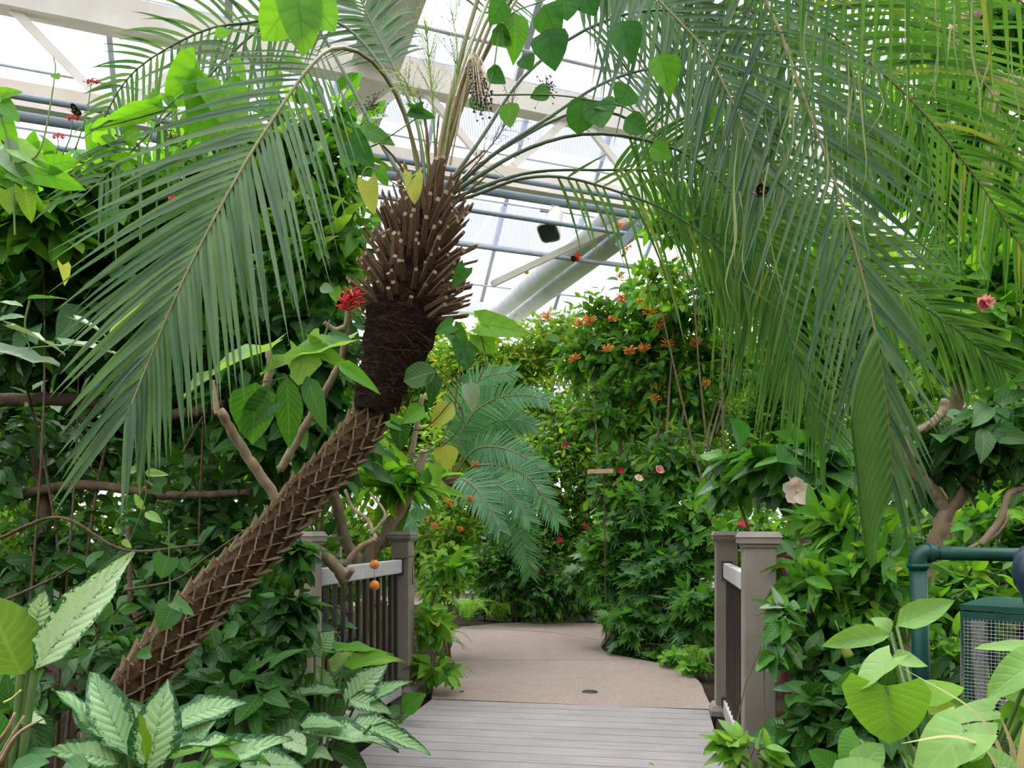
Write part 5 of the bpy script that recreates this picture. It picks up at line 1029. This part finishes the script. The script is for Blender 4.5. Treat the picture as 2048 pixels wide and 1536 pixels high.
shrub('willowy_shrub', 'light green narrow-leaved shrub between hibiscus stems and green pipe', 'shrub', [(1690, 1080, 3.3, .22, .2, .16), (1640, 1180, 3.1, .18, .2, .16), (1750, 1180, 3.0, .16, .2, .2)], 110, 7, .13, .32, ['bright', 'mid', 'mid', 'blue'], ('lance', 'ovate'), 280, droop=.35, stems=6)
shrub('dark_creeper', 'dense dark green creeper filling the bed under the green pipe', 'shrub', [(1680, 1330, 3.0, .22, .22, .18), (1640, 1450, 2.8, .15, .2, .16), (1730, 1420, 2.7, .15, .2, .2), (1700, 1260, 3.2, .22, .2, .15)], 200, 6, .11, .55, ['deep', 'dark', 'blue', 'dark'], O, 290, droop=.6, stems=8)
shrub('post_climber', 'grey-green leafy sprig climbing round the nearest railing post', 'vine', [(1545, 1290, 2.75, .07, .06, .06), (1570, 1230, 2.8, .07, .08, .06)], 13, 5, .09, .62, ['blue', 'silver', 'mid', 'dark'], H, 90, droop=.6, stems=3, stemr=.004)
shrub('post_sprig', 'fresh pale green sprig at foot of the nearest railing post', 'plant', [(1505, 1500, 2.6, .09, .06, .06), (1450, 1490, 2.65, .04, .05, .03)], 10, 5, .085, .55, ['pale', 'bright'], O, 60, droop=.4, stems=3, stemr=.003)
shrub('cage_side_plant', 'green plants behind the green pipe frame and wire cage', 'plant', [(1900, 1200, 4.4, .4, .3, .3), (1990, 1080, 4.6, .4, .3, .25), (1880, 1330, 3.8, .2, .25, .25)], 170, 7, .13, .45, ['mid', 'bright', 'dark'], O, 160, droop=.5, stems=6)
shrub('side_thicket', 'mid green thicket beyond hibiscus stems at right of the bridge', 'shrub', [(1560, 1120, 5.6, .45, .35, .4), (1700, 1080, 5.8, .5, .4, .5), (1480, 1060, 6.0, .3, .3, .3), (1850, 1080, 5.8, .45, .4, .5)], 300, 7, .12, .5, ['mid', 'bright', 'dark'], O, 120, droop=.5, stems=6)
# ================================================================== cycad and ferns
cyc = thing('cycad', 'cycad with stiff blue-green feather fronds beside the path bend', 'cycad', P(900, 1130, 7.0))
mb = MB(); mb.tube(curve([P(900, 1180, 7.0), P(898, 1060, 7.0), P(900, 960, 7.0)], 8), [.14, .10], 12); child('trunk', mb.mesh('trunk', M['trunkcore']), cyc)
for c in ([(900, 960, 7.), (930, 850, 6.9), (985, 800, 6.8), (1050, 790, 6.7), (1095, 800, 6.6)], [(900, 960, 7.), (960, 860, 7.), (1020, 840, 7.), (1070, 850, 7.)], [(900, 965, 7.), (950, 900, 6.8), (1020, 900, 6.6), (1095, 945, 6.5)], [(900, 965, 7.), (960, 930, 6.7), (1050, 950, 6.5), (1118, 1045, 6.4)], [(900, 970, 7.), (950, 960, 6.6), (1010, 980, 6.4), (1060, 1040, 6.3)], [(895, 960, 7.), (920, 820, 7.), (960, 760, 7.), (1030, 742, 7.)], [(895, 970, 7.), (930, 960, 6.5), (970, 1000, 6.3), (1000, 1060, 6.2)], [(890, 970, 7.), (860, 920, 6.8), (830, 960, 6.6), (818, 1060, 6.4)], [(905, 970, 7.), (1010, 1000, 6.8), (1050, 1100, 6.6), (1060, 1150, 6.6)]):
    frond(cyc, c, 42, .25, .025, (70, 40), .12, False, 'cycad', 'rachis', .22, (.011, .004), prof=(.55, .5), jitter=.04, seg=3)
def fern(label, foot, n, L, group='ferns along the path', h=.6):
    o = thing('fern', label, 'fern', foot, group)
    for k in range(n):
        a = 2 * math.pi * (k + random.uniform(-.3, .3)) / n; dv = Vector((math.cos(a), math.sin(a) * .8, 0)); l = L * random.uniform(.7, 1.1)
        frond(o, [tuple(foot), tuple(foot + dv * l * .35 + UP * l * h), tuple(foot + dv * l * .75 + UP * l * h * .95), tuple(foot + dv * l * 1.05 + UP * l * h * .55)], 24, l * .17, l * .036, (80, 55), .1, False, 'fern', 'greenstem', .15, (.003, .001), nrm=(0, -.2, 1), prof=(.6, .15), jitter=.04, seg=2, pw=False)
fern('bright fern at the far path edge, left of centre', PG(935, 1252), 11, .50)
fern('bright fern at the far path edge, beside its twin nearer centre', PG(1000, 1246), 10, .42)
fern('fern at the foot of left railing post beside path', PG(872, 1375), 9, .30)
fern('small fern at the foot of the farther right railing post', PG(1395, 1350), 8, .28, h=.8)
fern('fern under left railing beside deck edge', B(4.5, -1.56, -.2), 7, .25)
fern('fern behind leggy plant at left path edge', PG(880, 1318), 9, .34)
fern('dark arching fern beside cyan dish behind the path bend', PG(985, 1215), 9, .6, h=1.0)
fern('tiny fern tuft at far path edge in the centre', PG(1045, 1243), 7, .22)

shrub('rail_ivy', 'dark ivy-like leaves hiding the nearer left railing post', 'vine', [(590, 1110, 3.35, .08, .06, .12), (585, 1220, 3.3, .09, .06, .12), (560, 1300, 3.25, .09, .06, .08)], 46, 5, .10, .6, ['deep', 'dark', 'deep'], H, 150, droop=.9, stems=3, stemr=.004, stemmat='barkdark')
shrub('groundcover', 'low green groundcover along the far edge of the path', 'plant', [(1080, 1222, 9.7, .6, .15, .12), (1180, 1215, 9.6, .4, .15, .16), (990, 1215, 9.9, .4, .15, .14)], 120, 6, .10, .5, ['mid', 'bright', 'dark'], O, 80, droop=.4, stems=3, stemr=.006)

shrub('understory_plant', 'broad dark leaves in shade between the trunk foot and variegated plants', 'plant', [(470, 1390, 3.0, .22, .15, .14), (400, 1330, 3.2, .25, .15, .14), (30, 1430, 2.7, .2, .15, .15), (620, 1400, 3.6, .2, .12, .12)], 60, 5, .15, .5, ['deep', 'dark', 'deep'], O, 120, droop=.5, stems=4, stemr=.006)

shrub('bed_edging', 'low dark leaves along the inner curve of the path bed', 'plant', [(1250, 1300, 6.95, .12, .08, .07), (1310, 1312, 6.6, .14, .08, .07), (1370, 1320, 6.3, .14, .08, .09)], 40, 5, .10, .6, ['dark', 'deep', 'mid'], H, 90, droop=.5, stems=2, stemr=.004)
# ================================================================== flowers
M['flame'] = solid('flower_orange', (.62, .15, .02), (.75, .30, .06), .5, .3, 40.)
M['red'] = solid('flower_red', (.55, .01, .02), (.7, .03, .04), .45, .3, 40.)
M['pinkp'] = leafmat('petal_pink', (.90, .72, .62), (.94, .82, .74), tr=(1., .95, .9), tf=.4, rough=.6, rib=(.8, .45, .4), vein=.1, nveins=5.)
M['rose'] = leafmat('petal_rose', (.72, .25, .24), (.8, .4, .36), tr=(1., .9, .9), tf=.35, rough=.6, rib=(.7, .2, .2), vein=.1, nveins=4.)
M['redp'] = leafmat('petal_red', (.5, .01, .04), (.65, .03, .08), tr=(1., .9, .9), tf=.35, rough=.6, rib=(.4, .0, .02), vein=.1, nveins=4.)
M['stamen'] = solid('stamen', (.75, .6, .25), (.8, .68, .3), .6)
def tuft_mesh(n, l, r, spread, mat):
    mb = MB()
    for i in range(n):
        v = Vector((random.gauss(0, spread), random.gauss(0, spread), random.uniform(.2, 1))).normalized(); s = Vector((0, 0, random.uniform(-.3, .4) * l))
        mb.tube([s, s + v * l * random.uniform(.6, 1.1) - UP * l * .1], [r * .5, r], 4)
    return mb.mesh('flower', mat)
T_OR = [tuft_mesh(24, .06, .004, .9, M['flame']) for _ in range(3)]; T_RED = tuft_mesh(16, .05, .005, .9, M['red'])
def flower_at(root, me, px, py, d, s=1.):
    child('flower', me, root, Matrix.Translation(P(px, py, d)) @ Matrix.Rotation(random.uniform(0, 6), 4, 'Z') @ Matrix.Scale(s, 4))
for i, (x, y) in enumerate([(1245, 600), (1282, 605), (1225, 640), (1325, 640), (1365, 590), (1260, 705), (1318, 655), (1410, 770), (1215, 700), (1180, 645), (1095, 637), (1240, 555), (1290, 700), (1150, 720), (1335, 690), (1160, 650), (1390, 690), (1310, 800), (1350, 520), (1380, 560), (1300, 625), (1420, 640)]):
    flower_at(sh, T_OR[i % 3], x, y, 7.75, random.uniform(.9, 1.6))
fb = bpy.data.objects['firebush']
for i, (x, y) in enumerate([(900, 1010), (940, 1000), (985, 1010), (870, 1055), (920, 1060), (960, 1030), (1000, 1060), (890, 1000), (850, 1040), (950, 930)]): flower_at(fb, T_OR[i % 3], x, y, 6.3, random.uniform(.6, 1.0))
va = bpy.data.objects['vine_arch']
for i, (x, y) in enumerate([(1240, 452), (1255, 500), (1430, 430), (1490, 425), (1445, 440)]): flower_at(va, T_OR[i % 3], x, y, 6.4, .9)
# the red flower in front of the palm
rf = thing('red_flower', 'spiky crimson flower spike standing left of the palm boot', 'flower', P(697, 625, 3.0))
mb = MB()
for i in range(60):
    b = P(697, 625, 3.0).lerp(P(705, 590, 3.0), random.random()); v = Vector((random.gauss(.2, .7), random.gauss(-.2, .7), random.uniform(-.1, .8))).normalized()
    mb.tube([b, b + v * .025, b + v * random.uniform(.035, .06) - UP * .004], [.0016, .0034], 4)
child('petal', mb.mesh('petal', M['red']), rf, kind='stuff')
mb = MB(); mb.tube([P(690, 665, 3.0), P(697, 625, 3.0), P(706, 585, 3.0)], .003, 5); child('stem', mb.mesh('stem', M['greenstem']), rf)
def blossom(label, c, r, axis, mat, name='hibiscus_flower', cat='flower', n=5, close=.3, group=None):
    root = thing(name, label, cat, c, group); ax = Vector(axis).normalized(); x = ax.orthogonal().normalized(); y = ax.cross(x)
    for k in range(n):
        a = 2 * math.pi * k / n + random.uniform(-.15, .15); rd = x * math.cos(a) + y * math.sin(a); tip = c + (rd * (1 - close) + ax * close).normalized() * r
        child('petal', hi_mesh('round' if close < .7 else 'ovate', k % 3, mat), root, frame(c, tip, ax - rd * close, r * .95))
    if close < .6:
        mb = MB(); mb.tube([c, c + ax * r * .5, c + ax * r * .9 - UP * r * .1], [r * .05, r * .07], 6); child('stamen', mb.mesh('stamen', M['stamen']), root)
    return root
blossom('pale pink hibiscus flower with upright petals hanging in the hibiscus shrub', P(1593, 985, 3.75), .075, (-.2, -1, .2), 'pinkp')
blossom('pale pink petal pair above the open hibiscus flower', P(1586, 972, 3.74), .05, (0, -.2, 1), 'pinkp', close=.75, n=3)
blossom('dusty pink closed hibiscus bud at right edge among leaves', P(1980, 600, 3.8), .085, (-.6, -.3, -.35), 'rose', close=.88)
blossom('pink rose-like bloom in the centre beside bare stems', P(1318, 942, 7.0), .055, (0, -1, .4), 'rose', close=.55, n=7)
blossom('smaller peach bloom just left of pink rose-like bloom', P(1277, 958, 7.2), .05, (0, -1, .4), 'pinkp', close=.55, n=6)
blossom('deep pink bloom behind the tops of the right railing posts', P(1488, 1054, 5.6), .055, (0, -.6, 1), 'redp', close=.4, n=7)
for (x, y, d, lab) in ((1172, 1054, 8.8, 'small red bloom at upper part of dark path-end bush'), (1119, 1080, 8.8, 'small red bloom in middle of dark path-end bush'), (1070, 1146, 8.7, 'small red bloom low in the dark path-end bush'), (1131, 890, 9.5, 'small red bloom in mid green shrub above wooden ledge'), (1240, 942, 7.6, 'reddish bloom between the wooden ledge and pink bloom')):
    blossom(lab, P(x, y, d), .04, (0, -1, .3), 'redp', 'red_bloom', n=5, close=.4, group='small red blooms')
# lantana sprigs at upper left
for i, (b, t, lab) in enumerate((((150, 300), (183, 162), 'tall thin red flower stem against white glass, upper left'), ((125, 310), (145, 235), 'red flower stem carrying the yellow and black butterfly'), ((105, 320), (115, 272), 'short red flower stem lowest of the left trio'))):
    root = thing('red_wildflower', lab, 'flower', P(b[0], b[1], 3.3), 'red flower stems at upper left'); mb = MB(); mb.tube(curve([P(b[0], b[1], 3.3), P((b[0] + t[0]) / 2 + 6, (b[1] + t[1]) / 2, 3.3), P(t[0], t[1], 3.3)], 8), [.003, .002], 5); child('stem', mb.mesh('stem', M['greenstem']), root)
    for s in (-8, 0, 9): child('flower', T_RED, root, Matrix.Translation(P(t[0] + s, t[1] + abs(s) * .3, 3.3)) @ Matrix.Scale(.38, 4))
for (x, y, lab) in ((318, 368, 'red blossom among bright vine leaves at upper left'), (345, 395, 'second red blossom, lower, among bright vine leaves at upper left')):
    blossom(lab, P(x, y, 3.2), .02, (0, -1, .4), 'redp', 'red_bloom', n=6, close=.4, group='red blossoms among vines')
# dark berry clusters
for (x, y, d, lab) in ((342, 275, 3.2, 'dark berry cluster hanging by the big lobed leaves'), (470, 295, 3.3, 'dark berry cluster behind left frond'), (745, 210, 3.2, 'dark berry cluster before the roof girder'), (1092, 175, 3.2, 'dark berry cluster below dark vine leaves'), (420, 420, 3.5, 'dark berry cluster low behind the left frond')):
    root = thing('berry_cluster', lab, 'berries', P(x, y, d), 'dark berry clusters'); mb = MB(); mb.tube([P(x, y - 25, d), P(x, y, d)], .0016, 4)
    ba = MB(); o8 = [(1, 0, 0), (-1, 0, 0), (0, 1, 0), (0, -1, 0), (0, 0, 1), (0, 0, -1)]; f8 = [(0, 2, 4), (2, 1, 4), (1, 3, 4), (3, 0, 4), (2, 0, 5), (1, 2, 5), (3, 1, 5), (0, 3, 5)]
    for i in range(60):
        c = P(x, y, d) + Vector((random.gauss(0, .022), random.gauss(0, .02), random.gauss(0, .02))); ba.add([tuple(c + Vector(q) * .0042) for q in o8], None, f8); mb.tube([P(x, y, d), c], .0007, 3, False)
    child('stem', mb.mesh('stem', M['twig']), root); child('berries', ba.mesh('berries', M['berry']), root, kind='stuff')

# ================================================================== butterflies
def butterfly(label, c, size, ax, open_, cols, spots=None, up=UP):
    root = thing('butterfly', label, 'butterfly', c, 'butterflies'); ax = Vector(ax).normalized(); sd = ax.cross(up).normalized(); nn = sd.cross(ax)
    mb = MB(); mb.tube([c - ax * size * .45, c - ax * size * .1, c + ax * size * .3, c + ax * size * .42], [size * .03, size * .06, size * .07, size * .03], 6); child('body', mb.mesh('body', M['black']), root)
    mb = MB()
    for s in (-1, 1): mb.tube([c + ax * size * .4, c + ax * size * .8 + sd * s * size * .2], size * .008, 3)
    child('antenna', mb.mesh('antenna', M['black']), root)
    for s in (-1, 1):
        w = (sd * s * math.cos(open_) + nn * math.sin(open_)).normalized()
        for (fw, l, wd, mi) in ((.55, 1., .62, 0), (-.5, .75, .62, 1)):
            tip = c + (w + ax * fw).normalized() * size * l; wo = child('wing', hi_mesh('round', 0, cols[mi]), root, frame(c, tip, ax.cross(w), size * wd))
            if spots:
                for q in (.35, .6, .8):
                    p = c.lerp(tip, q); lift = ax.cross(w).normalized() * .0012
                    for e in (-1, 1): child('wing_spot', hi_mesh('round', 0, spots), wo, None).matrix_basis = wo.matrix_basis.inverted() @ frame(p + lift * e - (tip - c) * .06, p + lift * e + (tip - c) * .06, ax.cross(w), size * .26 * (1.1 - q))
    return root
M['wingblack'] = leafmat('wing_black', (.01, .01, .01), (.015, .013, .012), tf=.1, rough=.6, ribamt=0., vein=0.)
M['wingyellow'] = leafmat('wing_yellow', (.7, .65, .1), (.75, .7, .15), tf=.3, rough=.6, ribamt=0., vein=0.)
M['wingcream'] = leafmat('wing_cream', (.75, .7, .4), (.8, .75, .45), tf=.2, rough=.6, ribamt=0., vein=0.)
M['wingred'] = leafmat('wing_red', (.45, .03, .02), (.5, .04, .03), tf=.2, rough=.6, ribamt=0., vein=0.)
M['wingorange'] = leafmat('wing_orange', (.6, .25, .04), (.65, .3, .06), tf=.3, rough=.6, ribamt=0., vein=0.)
butterfly('yellow and black butterfly feeding on red flower at upper left', P(150, 228, 3.25), .045, (-.5, -.3, .3), .6, ('wingblack', 'wingblack'), 'wingyellow')
butterfly('black butterfly with red and cream patches flying before right fronds', P(1522, 392, 2.7), .05, (-1, -.3, -.1), .8, ('wingblack', 'wingblack'), 'wingcream')
butterfly('red and black butterfly on the pale rail under the roof', P(1152, 521, 10.25), .12, (.9, -.2, .3), .7, ('wingred', 'wingblack'))
butterfly('small dark butterfly on the pale rail left of the red one', P(1096, 515, 10.1), .09, (-.3, -.4, -.2), .5, ('wingblack', 'wingblack'))
butterfly('small brown butterfly in the air near the leafy vine', P(1251, 509, 8.), .06, (.2, -.3, .8), 1.2, ('wingorange', 'wingblack'))
butterfly('tiny orange butterfly flying below the roof rail', P(1054, 548, 8.), .045, (.9, -.2, .1), .5, ('wingorange', 'wingorange'))

# ================================================================== made things
# hanging fruit
fr = thing('hanging_fruit', 'upper orange ball of the two strung before the railing', 'fruit', P(749, 1129, 4.25), 'orange balls on string')
def ball(root, c, r):
    mb = MB(); mb.lathe(c, [(r * math.sin(math.pi * i / 12) + 1e-4, -r * math.cos(math.pi * i / 12)) for i in range(13)], 18); child('skin', mb.mesh('skin', M['orange']), root)
    mb = MB(); mb.tube([c + UP * r * .9, c + UP * r * 1.15], .004, 5); child('stalk', mb.mesh('stalk', M['twig']), root)
ball(fr, P(749, 1129, 4.25), .026)
fr2 = thing('hanging_fruit', 'lower orange ball of the two strung before the railing', 'fruit', P(749, 1171, 4.25), 'orange balls on string'); ball(fr2, P(749, 1171, 4.25), .028)
mb = MB(); mb.tube([P(752, 1078, 3.95), P(749, 1120, 4.22), P(749, 1129, 4.25), P(749, 1171, 4.25)], .0012, 4); solo('string', mb.mesh('string', M['twig']), 'thin string holding two orange balls from the bare branch', 'string')
mb = MB(); mb.tube(curve([B(4.90, TL + .03, .92), B(4.9, TL + .10, .935), B(4.95, TL + .09, .93), B(4.92, TL + .085, .85), B(4.96, TL + .075, .74)], 20), .004, 5); solo('hose', mb.mesh('hose', M['twig']), 'thin tan cord looped over the rail end at left post', 'cord')
# green pipe frame
pf = thing('pipe_frame', 'dark green painted pipe handrail with elbow at right', 'handrail', P(1835, 1460, 2.7))
mb = MB(); mb.tube([P(1846, 1480, 2.7), P(1843, 1350, 2.7), P(1836, 1135, 2.7)], .029, 16); child('upright_pipe', mb.mesh('upright_pipe', M['greenpaint']), pf)
mb = MB(); mb.tube([P(1868, 1106, 2.7), P(2080, 1111, 2.7)], .024, 16); child('rail_pipe', mb.mesh('rail_pipe', M['greenpaint']), pf)
mb = MB(); mb.tube(curve([P(1836, 1140, 2.7), P(1836, 1118, 2.7), P(1846, 1107, 2.7), P(1868, 1106, 2.7)], 12), .031, 16); mb.tube([P(1836, 1136, 2.7), P(1836, 1128, 2.7)], .036, 16); mb.tube([P(1854, 1106, 2.7), P(1860, 1106, 2.7)], .036, 16); child('elbow', mb.mesh('elbow', M['greenpaint']), pf)
# wire cage
cg = thing('wire_cage', 'green-framed wire mesh cage with a lid, at bottom right', 'cage', P(1990, 1560, 2.3) - UP * .1)
c0 = P(1930, 1222, 2.3); cx = Vector((.74, -.67, 0)); cy = Vector((.67, .74, 0)); CW, CD, CH = .46, .36, .62
def cp(x, y, z): return c0 + cx * x + cy * y + UP * z
lean = .02
for (x, y) in ((0, 0), (CW, 0), (0, CD), (CW, CD)):
    mb = MB(); mb.bar(cp(x, y, 0), cp(x + (lean if x == 0 else -lean) * 1.5, y, -CH), .022, .022, cy); child('corner_post', mb.mesh('corner_post', M['greenpaint'], True), cg)
for (a, b) in (((0, 0), (CW, 0)), ((CW, 0), (CW, CD)), ((CW, CD), (0, CD)), ((0, CD), (0, 0))):
    mb = MB(); mb.bar(cp(*a, -.012), cp(*b, -.012), .024, .024); child('top_frame', mb.mesh('top_frame', M['greenpaint'], True), cg)
mb = MB(); mb.box(cp(CW / 2, CD / 2 , .012), cx, cy, UP, CW / 2 + .012, CD / 2 + .012, .008); mb.box(cp(CW / 2 + .03, CD / 2 - .02, .026), cx, cy, UP, .12, .1, .006); child('lid', mb.mesh('lid', M['greenpaint'], True), cg)
mb = MB(); nx_ = 46; nz_ = 56
for i in range(nx_ + 1):
    x = CW * i / nx_; mb.tube([cp(x, -.012, -.02), cp(x, -.013, -CH)], .0011, 3, False)
for i in range(nz_):
    z = -.03 - (CH - .03) * i / nz_; mb.tube([cp(0, -.014, z), cp(CW, -.014, z)], .0011, 3, False); mb.tube([cp(-.012, 0, z), cp(-.012, CD, z)], .0011, 3, False)
for i in range(37):
    y = CD * i / 36; mb.tube([cp(-.012, y, -.02), cp(-.012, y, -CH)], .0011, 3, False)
child('wire_mesh', mb.mesh('wire_mesh', M['wire']), cg)
mb = MB(); mb.box(cp(CW * .55, CD * .5, -.33), cx, cy, UP, .14, .1, .27); child('inner_box', mb.mesh('inner_box', M['black'], True), cg)
mb = MB(); mb.box(cp(CW * .55, CD * .5 - .104, -.10), cx, cy, UP, .145, .004, .012); mb.box(cp(CW * .55 - .14, CD * .5 - .104, -.33), cx, cy, UP, .012, .004, .26); child('inner_frame', mb.mesh('inner_frame', M['alu'], True), cg)
# dark rounded lamp head at the border
bl = thing('garden_lamp', 'dark blue rounded lamp head cut off by the right border', 'lamp', P(2068, 1190, 2.2)); mb = MB(); mb.lathe(P(2068, 1140, 2.2), [(.004, .075), (.03, .068), (.048, .04), (.055, .0), (.05, -.04), (.03, -.075), (.02, -.12), (.02, -.16)], 18); child('lamp_head', mb.mesh('lamp_head', solid('navy_plastic', (.02, .03, .06), (.03, .045, .08), .35, .5, 9.)), bl)
mb = MB(); mb.tube([P(2068, 1240, 2.2), P(2068, 1240, 2.2) - UP * .95], .016, 10); child('stake', mb.mesh('stake', M['black']), bl)
# railing seen beyond
r2 = thing('far_railing', 'pale grey railing with dark balusters beyond the wire cage', 'railing', P(1900, 1330, 4.9))
a = P(1860, 1128, 4.9); b = P(2120, 1160, 4.6); mb = MB(); mb.bar(a, b, .05, .11); child('top_rail', mb.mesh('top_rail', M['rail'], True), r2)
for i in range(13):
    p = a.lerp(b, (i + .5) / 13); mb = MB(); mb.bar(p - UP * .05, p - UP * .8, .02, .02, Vector((0, 1, 0))); child('baluster', mb.mesh('baluster', M['baluster'], True), r2)
mb = MB(); mb.bar(a - UP * .82, b - UP * .82, .05, .09); child('bottom_rail', mb.mesh('bottom_rail', M['rail'], True), r2)
r3 = thing('railing_post', 'pale slim post standing behind the left railing balusters', 'post', P(674, 1430, 5.6)); mb = MB(); mb.bar(P(675, 1075, 5.6), P(675, 1440, 5.6), .05, .05, Vector((0, 1, 0))); child('shaft', mb.mesh('shaft', M['rail'], True), r3); mb = MB(); mb.bar(P(675, 1068, 5.6), P(675, 1076, 5.6), .07, .07, Vector((0, 1, 0))); child('cap', mb.mesh('cap', M['rail'], True), r3)
# little ledge
lg = thing('wooden_ledge', 'small raw wooden ledge board in the shrub at path end', 'ledge', P(1200, 948, 7.1)); mb = MB(); mb.box(P(1200, 943, 7.1), Vector((1, .1, .03)).normalized(), Vector((-.1, 1, 0)).normalized(), UP, .11, .05, .02); child('board', mb.mesh('board', M['wood'], True), lg); mb = MB(); mb.bar(P(1208, 950, 7.13), P(1212, 1290, 7.2), .011, .011, Vector((0, 1, 0))); child('pole', mb.mesh('pole', M['barkdark'], True), lg)
mb = MB(); mb.bar(P(1432, 868, 7.0), P(1478, 735, 7.0), .018, .018); solo('plant_stake', mb.mesh('plant_stake', M['barkdark'], True), 'thin dark stake slanting in bright foliage right of centre', 'stake')
mb = MB(); mb.box(P(1575, 1125, 5.2), Vector((1, 0, 0)), Vector((0, 1, 0)), UP, .09, .06, .12); mb.box(P(1575, 1125, 5.2) - UP * .55, Vector((1, 0, 0)), Vector((0, 1, 0)), UP, .03, .03, .45)
solo('maroon_box', mb.mesh('maroon_box', M['maroon'], True), 'dark maroon box on a post behind the hibiscus stems', 'box')
def dish(label, c, r, mat):
    root = thing('feeder_dish', label, 'dish', c - UP * .02); mb = MB(); mb.lathe(c, [(.002, -.02), (r * .8, -.02), (r, .02), (r * .94, .02), (r * .75, -.012), (.002, -.012)], 18); child('bowl', mb.mesh('bowl', M[mat]), root); mb = MB(); mb.tube([c - UP * .02, Vector((c.x, c.y, -.05))], .012, 8); child('pole', mb.mesh('pole', M['barkdark']), root)
dish('bright blue dish glimpsed behind the firebush', P(970, 1078, 9.8), .085, 'bluep'); dish('teal dish glimpsed between the left balusters', P(731, 1208, 5.9), .035, 'teal')
leafl = thing('fallen_leaf', 'tiny pale fallen leaf lying on the plank deck', 'leaf', PG(1302, 1526, .002)); child('blade', hi_mesh('ovate', 0, 'pale'), leafl, frame(PG(1298, 1524, .004), PG(1310, 1530, .004), UP, .012))
leafl = thing('fallen_leaf', 'small brown fallen leaf on the tan path near left ferns', 'leaf', PG(922, 1383, .002)); child('blade', hi_mesh('ovate', 3, 'brownleaf'), leafl, frame(PG(918, 1384, .004), PG(928, 1382, .004), UP, .02))

rl = thing('rolled_leaf', 'rolled yellow-green leaf hanging in the dark creeper', 'leaf', P(1685, 1275, 2.75))
mb = MB(); mb.tube(curve([P(1684, 1276, 2.75), P(1690, 1295, 2.75), P(1698, 1313, 2.75)], 8), [.011, .019, .022, .018], 10); child('blade', mb.mesh('blade', M['yellow']), rl)
mb = MB(); mb.tube([P(1670, 1240, 2.77), P(1684, 1278, 2.75)], .002, 5); child('stalk', mb.mesh('stalk', M['greenstem']), rl)
